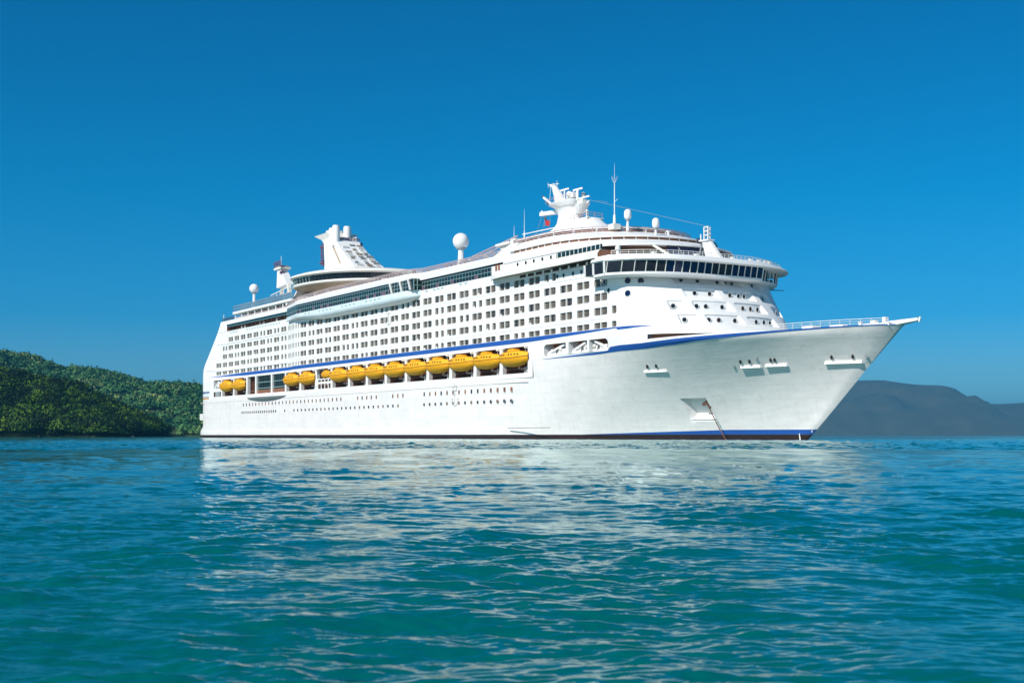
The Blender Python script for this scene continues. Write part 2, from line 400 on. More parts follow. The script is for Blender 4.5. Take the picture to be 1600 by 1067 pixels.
# --- cabin decks
XR = lambda z: front_x0(z) if z < 31.5 else 250.6
tiers = [(20.41, 23.7, 21.75, 22.9), (23.7, 26.5, 24.35, 25.85), (26.5, 29.3, 27.15, 28.65), (29.3, 32.1, 29.95, 31.45), (32.1, 35.3, 32.75, 34.3)]
xr_ = front_x0
for k, (za, zb, z0, z1) in enumerate(tiers):
    ops = []; x = 246.7; n = 0
    start = [14.0, 15.5, 18.0, 20.5, 22.3][k]
    if k == 4: x = 246.7-6.07*3
    ends_x = x
    while x > start:
        wid = 2.08
        single = (n % 11 == 8 and k in (1, 3)) or (n % 13 == (5+2*k) % 13) or (n % 17 == 11)
        if 82.0 < x < 91.5:               # the slanting strip: narrow windows
            for q in (0, 2.2, 4.2): ops.append((x+q, x+q+(.9 if q else 1.2), z0, z1, 'n'))
        elif single and x > 20:
            ops.append((x+.15, x+1.8, z0, z1, 's')); ops.append((x+3.0, x+4.5, z0, z1, 's'))
        elif k == 0 and 40 < x < 80 and n % 2:
            ops.append((x, x+wid, z0, z1, 'p')); ops.append((x+wid+.22, x+2*wid+.22, z0, z1, 'q'))
        else:
            ops.append((x, x+wid, z0, z1, 'p')); ops.append((x+wid+.22, x+2*wid+.22, z0, z1, 'q'))
        x -= 6.07; n += 1
    if k in (0, 1): ops.append((252.6, 254.1, z0, z1, 'r'))
    ops = [(a, b, z0, z1, t) for (a, b, _, _, t) in ops]
    facade(wall, za, zb, xl, (lambda z: front_x0(z)) if k < 4 else (lambda z: front_x0(min(z, 33.))), [o[:4] for o in ops], breaks=[2, 4, 6, 12, 20, 83.5, 90, 120, 160, 200])
    i = 0
    ops.sort()
    while i < len(ops):
        grp = [ops[i]]
        while i+1 < len(ops) and ops[i+1][0]-grp[-1][1] < .5: i += 1; grp.append(ops[i])
        i += 1
        b = MB('white')
        for (x0, x1, _, _, t) in grp:
            mt = random.choice(['tan', 'tan', 'tan2'])
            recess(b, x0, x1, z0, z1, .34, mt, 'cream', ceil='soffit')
            y0 = -(B0+off((x0+x1)/2, z0))
            if x1-x0 > 1.3:
                xm = (x0+x1)/2+random.uniform(-.15, .15)
                b.box(xm-.05, xm+.05, y0+.26, y0+.35, z0, z1, 'tan2')
                b.box(x0, x1, y0+.27, y0+.35, z0+(z1-z0)*.5, z0+(z1-z0)*.5+.06, 'tan2')
                if random.random() < .22: b.box(x0+.08, xm-.08, y0+.29, y0+.36, z0+.05, z1-.05, random.choice(['dkglass', 'dkglass', 'tan', 'tan2']))
                if random.random() < .15: b.box(x0+.15, x0+.7, y0+.1, y0+.3, z0, z0+.45, random.choice(['white', 'cream', 'tan2']))
        # rounded outer corners of the pair
        for (xe, s_) in ((grp[0][0], 1), (grp[-1][1], -1)):
            if len(grp) == 1 and s_ == 1: continue
            if random.random() < .45 or s_ < 0:
                y0 = -(B0+off(xe, z0)); r = .34
                for zz, q in ((z0, 1), (z1, -1)):
                    b.face([(xe, y0, zz)]+[(xe+s_*(r-r*math.sin(t)), y0, zz+q*(r-r*math.cos(t))) for t in np.linspace(0, math.pi/2, 4)])
        reg('balcony', grp[0][0], b)
# white rub lines between decks
for z in (23.62, 32.35):
    for s_, e in ((xl(z)+1, 83), (90, 249)): wall.box(s_, e, -(B0+off(s_+1, z))-.07, -(B0+off(s_+1, z)), z, z+.09, 'white')
# stern closure and port side
zs2 = [13.2, 15, 17, 18.7, 20.41, 22, 24, 26, 28, 30, 32, 34, 36, 38, 40.1]
wall.grid([[(xl(z), y*(B0+off(xl(z), z)), z) for y in (-1, -.5, 0, .5, 1)] for z in zs2])
wall.grid([[(x if x > 0 else xl(z), B0+off(max(x, 0), 30), z) for x in (0, 20, 83.5, 90, 254.8 if z < 22.5 else front_x0(min(z, 33)))] for z in zs2 if z < 36.5])
wall.grid([[(x, B0+off(x, 30), z) for x in (21, 83.5, 90, 214)] for z in (36, 40.1)])
# stern deck ledges seen edge-on
for z, ln in ((9.0-.6, 5.6), ):
    wall.box(-ln, .2, -17.5, 17.5, 6.3, 8.6, 'hull')
for z, ln in ((20.4, 1.2), (26.5, 1.0), (29.3, 2.0), (35.3, 2.6), (38.0, 1.6)):
    wall.box(xl(z)-ln, xl(z)+1, -16.5, 16.5, z, z+.9)
    wall.tube((xl(z)-ln+.2, -16.3, z+.9), (xl(z)-ln+.2, -16.3, z+2.1), .12, m='dgrey')

# --- deck band under the windbreaks (35.3 .. 36.5), aft opening 36.5 .. 38.8, fascia 38.8 .. 40.1
facade(wall, 35.3, 36.45, xl, lambda z: 207.6, [], breaks=[20, 83.5, 90, 172])
wall.build('cabin_wall', ship)
aft = MB('white'); Z0, Z1 = 36.45, 38.8
facade(aft, Z0, 40.1, xl, lambda z: 83.5, [(26.4, 82.6, Z0+.05, Z1)])
mb = MB('white'); recess(mb, 26.4, 82.6, Z0+.05, Z1, 3.2, 'brown', 'brown', ceil='greenglass')
for x in np.arange(28.5, 82, 3.6): mb.box(x, x+.12, -18.1, -17.98, Z0+.05, Z1, 'dgrey')
mb.box(26.4, 82.6, -18.12, -18.02, Z1-.75, Z1-.02, 'greenglass'); mb.box(26.4, 82.6, -18.16, -18.0, Z1-.85, Z1-.75, 'teal')
for x in (38, 41, 55, 58.5, 70): mb.box(x, x+.5, -17.3, -16.8, Z0+.05, Z0+1.4, random.choice(['white', 'teal', 'cream']))
mb.build('aft_terrace', ship)
for x in list(np.arange(30, 38, 2.0))+list(np.arange(46, 77, 2.4)):
    b = MB('teal'); b.box(x, x+1.0, -B0+.94, -B0+1.02, 35.62, 35.95); reg('slot_window', x, b)
aft.build('aft_terrace_wall', ship)
# upper aft pavilion, x 33.6 .. 85
mb = MB('white')
mb.box(22, 88, -18.28, 18.28, 39.8, 40.12); mb.box(33.2, 86, -18.6, 18.6, 41.75, 42.5)
mb.box(36, 86, -13, 13, 40.12, 41.75, 'brown'); mb.box(34.2, 86, -17.9, -17.8, 40.12, 40.7, 'mauve')
for x in np.arange(34.2, 85, 6.2): mb.box(x, x+.35, -18.2, -17.85, 40.12, 41.75); mb.box(x, x+.35, 17.85, 18.2, 40.12, 41.75)
for x in (37, 44, 52.5, 66): mb.box(x, x+.7, -17.2, -16.6, 40.12, 41.3, random.choice(['skyglass', 'cream', 'white']))
mb.build('aft_pavilion', ship)
def railing(mb, pts, h=1.1, m='mauve', step=2.0, r=.05, bars=3, panel=None):
    for p, q in zip(pts, pts[1:]):
        p, q = Vector(p), Vector(q); L = (q-p).length
        for i in range(bars): zz = Vector((0, 0, h*(i+1)/bars)); mb.beam(p+zz, q+zz, r*2, r*(2 if i < bars-1 else 3), m)
        n = max(1, int(L/step))
        for i in range(n+1): c = p.lerp(q, i/n); mb.beam(c, c+Vector((0, 0, h)), r*2, r*2, m)
        if panel: mb.face([p, q, q+Vector((0, 0, h*.93)), p+Vector((0, 0, h*.93))], panel)
mb = MB('skyglass'); railing(mb, [(33.4, -18.4, 42.5), (86, -18.4, 42.5)], 1.9, 'grey', 1.7, .06, 2)
for x in np.arange(40, 86, 1.7): mb.box(x+.08, x+1.6, -18.42, -18.38, 42.65, 44.2, 'skyglass')
mb.build('windbreak_railing', ship)
mb = MB(); railing(mb, [(22, -18.2, 40.1), (33, -18.2, 40.1)], 1.0, 'dgrey', 1.2, .06, 3); mb.tube((22.4, -18, 40), (22.4, -18, 42.6), .12); mb.build('railing', ship)

# --- amidships: overhanging windbreak gallery 83.5 .. 171.7
def gal_y(x): 
    a = min(1, max(0, (x-83.5)/14)); b = min(1, max(0, (172.6-x)/5.)); return 19.25+2.5*a*math.sqrt(b)
gx = list(np.arange(83.5, 97.6, 2))+list(np.arange(100, 166, 6.))+[168, 169.5, 170.6, 171.4, 172, 172.4, 172.6]
mb = MB('paleblue'); mb.smooth = True; rows = []
for t in np.linspace(0, 1, 9):
    row = []
    for x in gx:
        g = gal_y(x); k = min(1, max(0, (x-97)/16))*min(1, max(0, (172.6-x)/6))**.5
        zb = 35.4-1.5*k; yy = 19.28+(g-19.28)*math.sin(t*math.pi/2)**.8; zz = zb+(35.6-zb)*(1-math.cos(t*math.pi/2))
        row.append((x, -yy, zz))
    rows.append(row)
rows.append([(x, -gal_y(x), 36.62) for x in gx])
mb.grid(rows); mb.grid([[(x, -gal_y(x), 36.62) for x in gx], [(x, -18.5, 36.62) for x in gx]], 'white')
mb.build('gallery_bulge', ship)
def windbreak(name, xa, xb, yf, z0, z1, dark='greenglass', pitch=1.45):
    mb = MB(dark); X = np.arange(xa, xb-.01, pitch)
    for x in X:
        x1 = min(x+pitch, xb); y0, y1 = yf(x)-.25, yf(x1)-.25
        for za, zb, mm in ((z0, z0+(z1-z0)*.40, random.choice(['dkglass', 'dkglass', 'greenglass', 'plum'])), (z0+(z1-z0)*.40, z0+(z1-z0)*.80, random.choice([dark, dark, 'dkglass'])), (z0+(z1-z0)*.80, z1, 'dkglass')):
            mb.face([(x, -y0, za), (x1, -y1, za), (x1, -y1, zb), (x, -y0, zb)], mm)
        mb.beam((x, -y0-.06, z0), (x, -y0-.06, z1-(z1-z0)*.2), .06, .06, 'teal')
    for t in (.40, .80): 
        for x in X: mb.beam((x, -yf(x)+.19, z0+(z1-z0)*t), (min(x+pitch, xb), -yf(min(x+pitch, xb))+.19, z0+(z1-z0)*t), .12, .1, 'teal')
    return mb.build(name, ship)
windbreak('glass_windbreak', 83.5, 159.5, gal_y, 36.62, 39.35)
mb = MB('greenglass')                     # glazed stair bay with slanting white struts
mb.box(160, 171.5, -21.3, -21.1, 36.62, 39.4, 'dkglass')
for x in np.arange(160.6, 171, 1.6): mb.beam((x, -21.38, 36.7), (x, -21.38, 39.3), .12, .1, 'teal')
for z in (37.5, 38.4): mb.box(160, 171.5, -21.42, -21.34, z, z+.1, 'teal')
for x in (161, 166.6, 171.3): mb.beam((x, -21.55, 36.62), (x-1.4, -21.55, 39.45), .4, .28, 'white')
mb.box(171.6, 172.4, -21.3, -19.1, 36.62, 39.4, 'greenglass')
for y in (-21.2, -20.2): mb.beam((172.5, y, 36.6), (172.5, y, 39.4), .16, .16, 'teal')
mb.box(172.4, 172.56, -21.4, -19.1, 37.7, 37.85, 'teal'); mb.build('stair_window', ship)
windbreak('glass_windbreak', 172.7, 207.0, lambda x: 19.2, 36.5, 39.0)
for x in list(np.arange(104, 158, 2.6)):
    if int(x/2.6) % 6 in (0, 5): continue
    b = MB('teal'); b.box(x, x+1.3, -gal_y(x)-.03, -gal_y(x)+.04, 35.85, 36.15); reg('slot_window', x, b)
for x in (175, 179, 181, 183, 192, 194.5): b = MB('teal'); b.box(x, x+1.3, -B0-.03, -B0+.04, 35.85, 36.15); reg('slot_window', x, b)
# fascia above and its railing
mb = MB('white'); rows = []
fx = [83.5, 86, 90, 96, 104]+list(np.arange(112, 166, 8.))+[168, 170.5, 172.6, 176, 190, 207, 214]
fy_ = lambda x: gal_y(x)*.985 if x < 172 else 19.3
zt_ = lambda x: lerp_tab(x, [(83, 39.9), (96, 40.6), (120, 41.0), (214, 40.7)])
mb.grid([[(x, -fy_(x)+.8, 39.3) for x in fx], [(x, -fy_(x), 39.3 if x < 172 else 39.0) for x in fx], [(x, -fy_(x)-.1, 40.2) for x in fx], [(x, -fy_(x)+.3, zt_(x)) for x in fx], [(x, -fy_(x)+3, zt_(x)) for x in fx]])
mb.grid([[(x, -17, 40.3) for x in fx], [(x, 19, 40.3) for x in fx]]); mb.grid([[(x, 19, 35.3) for x in fx], [(x, 19, 40.3) for x in fx]])
mb.build('upper_fascia', ship)
mb = MB(); railing(mb, [(x, -fy_(x)+.5, zt_(x)) for x in fx], 1.1, 'mauve', 1.6, .06, 4)
for x in np.arange(100, 208, 2.3):
    if random.random() < .55: mb.box(x, x+random.uniform(.4, 1.4), -fy_(x)+1.2, -fy_(x)+1.6, zt_(x), zt_(x)+random.uniform(.6, 1.2), random.choice(['mauve', 'plum', 'cream', 'soffit', 'white']))
mb.build('railing', ship)
# ledge over the boats where the cabins step in, and the upper blue stripe
mb = MB('white'); mb.grid([[(x, -B0, 20.41) for x in (7, 20, 83.5, 90, 256)], [(x, -(B0+off(x, 21))+.01, 20.41) for x in (7, 20, 83.5, 90, 256)]]); mb.build('ledge', ship)
mb = MB('blue'); rows = [[], []]
for x in list(np.arange(9, 83, 4.))+[83.5, 86, 88, 90]+list(np.arange(95, 257, 3.))+[258]:
    t = min(1, max(0, (x-9)/34.)); u = min(1, max(0, (258-x)/36.))
    zt = 21.2+.48*t**.6; zb = zt-.95*min(t, 1)*u**.8-.05
    xx = min(x, 255.0); y = -(B0+off(x, 21))-.04
    if x > 254.6: y = -19.26-.02
    rows[0].append((x if x < 255 else x, y if x < 254.8 else -18.9, zb)); rows[1].append((x, y if x < 254.8 else -18.9, zt))
for r in rows: r[:] = [p for p in r if p[0] < 254.5]
rows[0].append((254.6, -19.36, 21.1)); rows[1].append((254.6, -19.36, 21.64))
for i_, y_ in enumerate((-19.15, -18.9, -18.5, -18.0, -17.4, -16.7)):
    zm = 21.63-.04*i_; rows[0].append((front_x(y_, zm)+.1, y_-.08, zm-.47*(1-i_/5.)**1.2-.03)); rows[1].append((front_x(y_, zm)+.1, y_-.08, zm))
mb.grid(rows); mb.build('side_stripe', ship)

# --- rounded sloping front with porthole pockets
PK = {30.9: [(-10.4, 2.0), (-.4, 7.0), (9.0, 12.5)], 28.1: [(-9.8, -2.2), (-.7, 7.2), (9.2, 13)],
      25.3: [(-14.0, -11.0), (-9.6, -1.6), (-.3, 7.6), (10.8, 15.4)], 22.5: [(-13.6, -10.0), (-9.0, -1.6), (.2, 8.0), (12.5, 16.4)]}
PH = {30.9: [-8.3, -4.5, .5, 2.7, 4.4, 10.6], 28.1: [-7.4, -4.0, 1.1, 3.4, 5.0, 11.2], 25.3: [-13.2, -9.0, -7.1, -3.5, 1.7, 3.8, 5.9, 13.6], 22.5: [-12.7, -8.5, -6.5, -3.0, 2.4, 4.6, 6.5, 14.6]}
def pocket_d(y, z):
    for zc, L in PK.items():
        if abs(z-zc) < .95:
            for a, b in L:
                if a < y < b:
                    r = .55; dz = min(1, (.95-abs(z-zc))/.12); dy = min(1, min((y-a), (b-y))/.3)
                    # vertical little wall set back under a hood
                    hood = .30+max(0, 1.15*(zc+.95-z))*.55
                    return hood*dz*dy
    return 0
mb = MB('white'); mb.smooth = False
Y = [19.3*math.sin(t) for t in np.linspace(-math.pi/2, math.pi/2, 221)]
Z = sorted(set([round(z, 3) for z in np.arange(18.0, 34.2, .22)]))
def fpt(y, z):
    x = front_x(y, z, 19.3, 2.1); d = pocket_d(y, z)
    ny = y/19.3; return (x-d*(1-.35*abs(ny)), y-d*ny*.5, z)
mb.grid([[fpt(y, z) for y in Y] for z in Z]); mb.build('rounded_front', ship)
def disc(mb, c, n, r, m, rz=None, k=10, depth=.0):
    n = Vector(n).normalized(); a = n.cross(Vector((0, 0, 1))).normalized(); b = a.cross(n); c = Vector(c)+n*depth; rz = rz or r
    mb.face([c+a*math.cos(2*math.pi*i/k)*r+b*math.sin(2*math.pi*i/k)*rz for i in range(k)], m)
def ring(mb, c, n, r0, r1, m, k=12, h=.05):
    n = Vector(n).normalized(); a = n.cross(Vector((0, 0, 1))).normalized(); b = a.cross(n); c = Vector(c)
    P = lambda r, hh: [tuple(c+n*hh+a*math.cos(2*math.pi*i/k)*r+b*math.sin(2*math.pi*i/k)*r) for i in range(k)]
    mb.grid([P(r0, 0), P(r0, h), P(r1, h), P(r1, 0)], m, close=True)
def porthole(x, c, n, r, glass='dkglass', rim='cream', rz=None):
    b = MB(); disc(b, c, n, r, glass, rz, 12, .03); ring(b, c, n, r, r*1.22, rim, 12, .07) if rz is None else None
    reg('porthole', x, b)
for z, L in PH.items():
    for y in L:
        x, yy, _ = fpt(y, z); e = .05
        x2, y2, _ = (front_x(y+.3, z), y+.3, z)
        x1 = front_x(y-.3, z); nrm = Vector((.6, -(x2-x1), .0)).normalized()
        porthole(400, (x+.22, yy+nrm.y*.2, z-.05), nrm, .43, random.choice(['dkglass', 'boot', 'dkglass']))
# odd portholes near the corner
for (x, z, r) in ((254.3, 26.0, .55), (251.6, 28.9, .5), (253.6, 27.9, .5), (250.3, 30.7, .5)):
    if x <= front_x0(z)-.5: porthole(399, (x, -B0-.02, z), (0, -1, 0), r)
for px_y, z in ((-18.2, 30.4), (-16.4, 30.3), (-18.6, 27.9)):
    x = front_x(px_y, z); d = front_x(px_y+.2, z)-front_x(px_y-.2, z); n = Vector((.4, -d, .1)).normalized()
    porthole(399, Vector((x, px_y, z))+n*.1, n, .62, 'navyglass')
for x in (233.6, 235.9, 239.3, 242.3, 244.7, 247.0): porthole(x+150, (x, -B0-.01, 33.5), (0, -1, 0), .45, 'dkglass')
# hull portholes: two rows
def hp(x, z, r=.42):
    porthole(x, (x, -B0-.02, z), (0, -1, 0), r, random.choice(['dkglass', 'brown', 'black']), 'grey')
for x in list(np.arange(45.6, 127, 2.92))+[135.5, 138.4, 141.3, 144.2, 147.2, 157, 159.9, 162.8]+list(np.arange(174.4, 216, 2.92)):
    b = MB('dkglass'); w_ = .34; y = -B0-.03
    b.box(x-w_, x+w_, y, y+.1, 10.4, 11.35, random.choice(['brown', 'dkglass', 'rust'])); b.box(x-w_-.08, x+w_+.08, y-.03, y+.06, 10.3, 10.4, 'cream'); reg('porthole', x, b)
for x in [44.5+1.9*i for i in range(17)]+[82.5]+list(np.arange(90, 162, 2.92))+list(np.arange(174.4, 216, 2.92)): hp(x, 8.35, .36)
# rub strakes on the hull
mb = MB('hull'); mb.box(1, 83, -B0-.10, -B0-.0, 12.25, 12.4); mb.box(83, 222, -B0-.10, -B0, 12.25, 12.4)
mb.build('rub_strake', ship)
# boarding platform under the glazed bays
mb = MB('grey'); rows = []
for t in np.linspace(0, 1, 6):
    rows.append([(x, -B0-.02-1.5*math.sin(math.pi*min(1, max(0, (x-49)/35)))**.6*math.sin(t*math.pi/2), 13.1-1.5*(1-t)*math.sin(math.pi*min(1, max(0, (x-49)/35)))**.5) for x in np.linspace(49, 84, 24)])
mb.smooth = True; mb.grid(rows); mb.grid([rows[-1], [(x, -B0, 13.15) for x in np.linspace(49, 84, 24)]], 'white'); mb.build('boarding_platform', ship)
# grey strip standing in for the shadow line under the sponson end
mb = MB('grey'); mb.box(214, 231, -B0-.2, -B0-.1, 2.3, 2.5); mb.build('sponson_shadow_line', ship)
# forward bulwark slot strip (white plating above the sheer line, with a long tapering opening)
for sgn in (-1, 1):
    mb = MB('white'); X = list(np.arange(251.5, 289.1, 1.0))
    topz = lambda x: lerp_tab(x, [(251, 20.41), (262, 20.41), (272, 20.0), (280, 19.35), (289, 18.85)])
    H = lambda x, z: (x, sgn*(hull_y(x, sheer(x))-.02), z)
    s0 = lambda x: lerp_tab(x, [(263, 18.75), (279, 18.95)]); s1 = lambda x: lerp_tab(x, [(263, 19.65), (268, 19.5), (279, 18.97)])
    for a, b in zip(X, X[1:]):
        if 263 < (a+b)/2 < 279:
            mb.face([H(a, sheer(a)), H(b, sheer(b)), H(b, s0(b)), H(a, s0(a))]); mb.face([H(a, s1(a)), H(b, s1(b)), H(b, topz(b)), H(a, topz(a))])
            q = lambda x, z: (x, sgn*(hull_y(x, sheer(x))-.9), z)
            mb.face([q(a, s0(a)), q(b, s0(b)), q(b, s1(b)), q(a, s1(a))], 'brown'); mb.face([H(a, s1(a)), H(b, s1(b)), q(b, s1(b)), q(a, s1(a))], 'brown')
            mb.face([H(a, s0(a)), H(b, s0(b)), q(b, s0(b)), q(a, s0(a))], 'soffit')
        else: mb.face([H(a, sheer(a)), H(b, sheer(b)), H(b, topz(b)), H(a, topz(a))])
    mb.grid([[H(x, topz(x)) for x in X], [(x, sgn*max(0, hull_y(x, sheer(x))-6), topz(x)) for x in X]])
    mb.build('bulwark', ship)
# foredeck, its railing and gear
mb = MB('cream'); X = list(np.arange(255, 306, 1.5))+[307]
mb.grid([[(x, s*(max(0, half_b(x, sheer(x))-.15)), sheer(x)-.12) for x in X] for s in (-1, 0, 1)]); mb.build('foredeck', ship)
for sgn in (-1, 1):
    mb = MB('white'); pts = [(x, sgn*max(.1, half_b(x, sheer(x))-.1), sheer(x)) for x in list(np.arange(283, 306, 1.5))]
    railing(mb, pts, 1.15, 'cream', 1.3, .026, 3)
    mb.build('bow_railing', ship)
for bx_ in ((300.5, 306.3, -1.9, 1.9, 19.0, 19.55), (290, 292.5, -5.5, -3.6, 18.7, 19.8), (294.4, 297.5, -3.4, -2.2, 18.8, 19.7), (302, 303, -1.6, -.8, 19.55, 20.1), (303.5, 304.2, -.4, .4, 19.55, 20.6)):
    mb = MB('cream' if bx_[0] in (290, 302) else 'white'); mb.box(*bx_); mb.build('deck_locker', ship)
for c_ in ((288, -2, 18.7, .7), (299.4, -1.2, 19.0, .5)):
    mb = MB('white'); mb.lathe(c_[:3], [(c_[3], 0), (c_[3]*.6, .3), (c_[3]*.6, .9), (c_[3], 1.1), (.05, 1.15)], 12); mb.build('winch', ship)
mb = MB('white'); mb.loft([[(305.6, -1.1, 18.95), (305.6, 1.1, 18.95), (305.6, 1.1, 19.75), (305.6, -1.1, 19.75)], [(311.0, -.45, 19.5), (311.0, .45, 19.5), (311.0, .45, 19.95), (311.0, -.45, 19.95)]])
mb.tube((311, 0, 19.3), (311.2, 0, 20.1), .16); mb.build('bow_platform', ship)
# mooring ledges low on the bow
for (x0, x1, z, holes) in ((294.2, 300.0, 13.2, (295.7, 299.0)), (283.7, 287.6, 13.1, (285.2, 285.9)), (279.2, 282.8, 13.0, (279.8, 281.4)), (258.5, 264.0, 12.9, (260, 262.2))):
    mb = MB('white'); P_ = [(x, -max(0, half_b(x, z))) for x in np.linspace(x0, x1, 6)]
    e = .5 if x0 > 270 else .35
    for a, b in zip(P_, P_[1:]):
        mb.loft([[(a[0], a[1]+.2, z-.18), (a[0], a[1]-e, z-.18), (a[0], a[1]-e, z+.28), (a[0], a[1]+.2, z+.28)], [(b[0], b[1]+.2, z-.18), (b[0], b[1]-e, z-.18), (b[0], b[1]-e, z+.28), (b[0], b[1]+.2, z+.28)]])
    mb.build('mooring_ledge', ship)
    for hx in holes:
        b = MB('black'); y = half_b(hx, z+1.05); disc(b, (hx, -y-.12, z+.95), (.5, -1, -.4), .24, 'black', .42, 10, .04); b.build('fairlead', ship)
mb = MB('grey'); 
for hx, z in ((278, 13.4), (301.0, 14.2), (283.0, 14.6)): y = half_b(hx, z); disc(mb, (hx, -y-.2, z), (.5, -1, -.4), .3, 'grey', .3, 10, .04)
mb.build('hull_fitting', ship)
# anchor pocket sill and anchor
mb = MB('white'); pa = [(263.1, 3.75), (268.1, 3.75)]
ya, yb = half_b(263.1, 3.9), half_b(268.0, 3.9)
mb.face([(262.95, -ya-.05, 3.85), (268.0, -yb-.05, 3.85), (268.3, -yb+1.55, 5.0), (263.4, -ya+1.55, 5.0)]); mb.build('anchor_pocket_sill', ship)
mb = MB('dgrey'); y = half_b(268, 7.0)-.6
mb.beam((267.2, -y, 7.3), (268.2, -y, 6.0), .5, .45); mb.beam((266.2, -y, 6.6), (268.6, -y-.1, 7.4), .5, .45, 'rust'); mb.build('anchor', ship)
mb = MB('cream'); mb.tube((284.9, -.95, -.3), (284.6, -.95, 1.15), .16, .08); mb.build('draught_gauge', ship)

# stern sign: two lines of small lettering-like strokes and an orange line (too small to read in the photo)
mb = MB('blue')
def sbox(x0, x1, z0, z1, m, pr=.04):
    k = max(1, int((x1-x0)/1.0)); X_ = np.linspace(x0, x1, k+1)
    for u, v in zip(X_, X_[1:]):
        yu, yv = -(B0+off(u, 14))-pr, -(B0+off(v, 14))-pr
        mb.face([(u, yu, z0), (v, yv, z0), (v, yv, z1), (u, yu, z1)], m)
for x in np.arange(2.6, 10.6, .72): sbox(x, x+.42, 15.75, 16.35, 'blue', .06)
sbox(2.4, 10.8, 15.55, 15.66, 'dgrey'); sbox(2.6, 10.8, 14.55, 15.3, 'paleblue')
for x in np.arange(2.8, 10.6, .6): sbox(x, x+.30, 14.28, 14.5, 'blue', .06)
for x in np.arange(2.4, 10.4, .9): sbox(x, x+.62, 13.55, 14.15, 'orange', .06)
mb.build('stern_sign', ship)
# crown-and-anchor outline emblems on the side
def emblem(cx, cz, s, y):
    mb = MB('pgrey'); yy = y-.06
    def st(a, b, w=.15): mb.beam((cx+a[0]*s, yy, cz+a[1]*s), (cx+b[0]*s, yy, cz+b[1]*s), .08, w*s)
    for a, b in zip([(-.9, 1.7), (-1.1, 2.9), (-.45, 2.3), (0, 3.1), (.45, 2.3), (1.1, 2.9)], [(-1.1, 2.9), (-.45, 2.3), (0, 3.1), (.45, 2.3), (1.1, 2.9), (.9, 1.7)]): st(a, b)
    st((-.9, 1.7), (.9, 1.7)); st((-.9, 1.45), (.9, 1.45), .12); st((0, 1.2), (0, -2.2), .2); st((-.7, .6), (.7, .6))
    A = [(1.5*math.sin(t), -.7-1.5*math.cos(t)) for t in np.linspace(-1.5, 1.5, 13)]
    for a, b in zip(A, A[1:]): st(a, b)
    st(A[0], (-1.75, -.2)); st(A[0], (-1.1, -.3)); st(A[-1], (1.75, -.2)); st(A[-1], (1.1, -.3))
    mb.build('emblem', ship)
emblem(154.6, 31.6, 1.05, -B0); emblem(190.0, 9.8, .95, -B0)

# --- plan outlines for the curved decks
def outline(xa, xs, xf, b, n=2.2, k=26):
    P = [(xa, -b)]+[(xs+(xf-xs)*abs(math.cos(t))**(2/n), b*math.copysign(abs(math.sin(t))**(2/n), math.sin(t))) for t in np.linspace(-math.pi/2, math.pi/2, k)]+[(xa, b)]
    return P
def slab(mb, o0, z0, o1, z1, m=None, cap=True): mb.loft([[(x, y, z0) for x, y in o0], [(x, y, z1) for x, y in o1]], m, cap)
def band_windows(mb, o, z0, z1, m='brown', frame='white', pitch=2.2, fw=.35):
    mb.grid([[(x, y, z0) for x, y in o], [(x, y, z1) for x, y in o]], m)
    L = 0; nxt = pitch
    for p, q in zip(o, o[1:]):
        d = math.dist(p, q)
        while nxt <= L+d and d > 0:
            t = (nxt-L)/d; x, y = p[0]+(q[0]-p[0])*t, p[1]+(q[1]-p[1])*t
            nx, ny = (q[1]-p[1])/d, -(q[0]-p[0])/d
            mb.beam((x+nx*.05, y+ny*.05, z0), (x+nx*.05, y+ny*.05, z1), fw, fw*.6, frame); nxt += pitch
        L += d
# spa deck block 207.6 .. front : wall, lip with shade under, portholes
mb = MB('white')
mb.box(207.6, 231, -19.4, 19.3, 35.3, 36.6); 
wallo = outline(207.6, 234, 249.0, 19.75, 2.2)
slab(mb, wallo, 36.5, wallo, 38.4)
mb.build('spa_deck', ship)
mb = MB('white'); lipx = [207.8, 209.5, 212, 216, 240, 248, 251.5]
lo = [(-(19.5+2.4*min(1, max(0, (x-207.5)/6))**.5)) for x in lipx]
mb.grid([[(x, -19.3, 35.55) for x in lipx], [(x, y, 35.2) for x, y in zip(lipx, lo)]], 'soffit'); mb.grid([[(x, y, 35.2) for x, y in zip(lipx, lo)], [(x, y-.05, 36.0) for x, y in zip(lipx, lo)], [(x, y+.5, 36.75) for x, y in zip(lipx, lo)], [(x, -19.6, 36.9) for x in lipx]])  # shade under the lip painted on in tan
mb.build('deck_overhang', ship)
for x in np.arange(219, 250, 3.2):
    b = MB('dkglass'); b.box(x, x+2.3, -B0-.06, -B0+.02, 34.75, 35.35, 'dkglass'); b.box(x-.1, x+2.4, -B0-.09, -B0+.0, 34.65, 34.75, 'soffit'); b.build('strip_window', ship)
for x in (218.8, 222.1, 225.3, 228.6, 231.9): porthole(x+120, (x, -19.78, 37.65), (0, -1, 0), .42)
mb = MB('brown'); 
for x in (209.3, 210.5): mb.box(x, x+.8, -19.82, -19.7, 37.2, 38.5, 'brown')
mb.build('cabin_window', ship)
mb = MB('greenglass'); mb.box(234.2, 250, -20.0, -19.7, 37.15, 38.15, 'greenglass')
for x in np.arange(234.6, 250, 1.5): mb.box(x, x+.14, -20.08, -19.95, 37.15, 38.15, 'cream')
mb.box(234, 250, -20.1, -19.9, 36.9, 37.15, 'soffit'); mb.build('deck_window', ship)
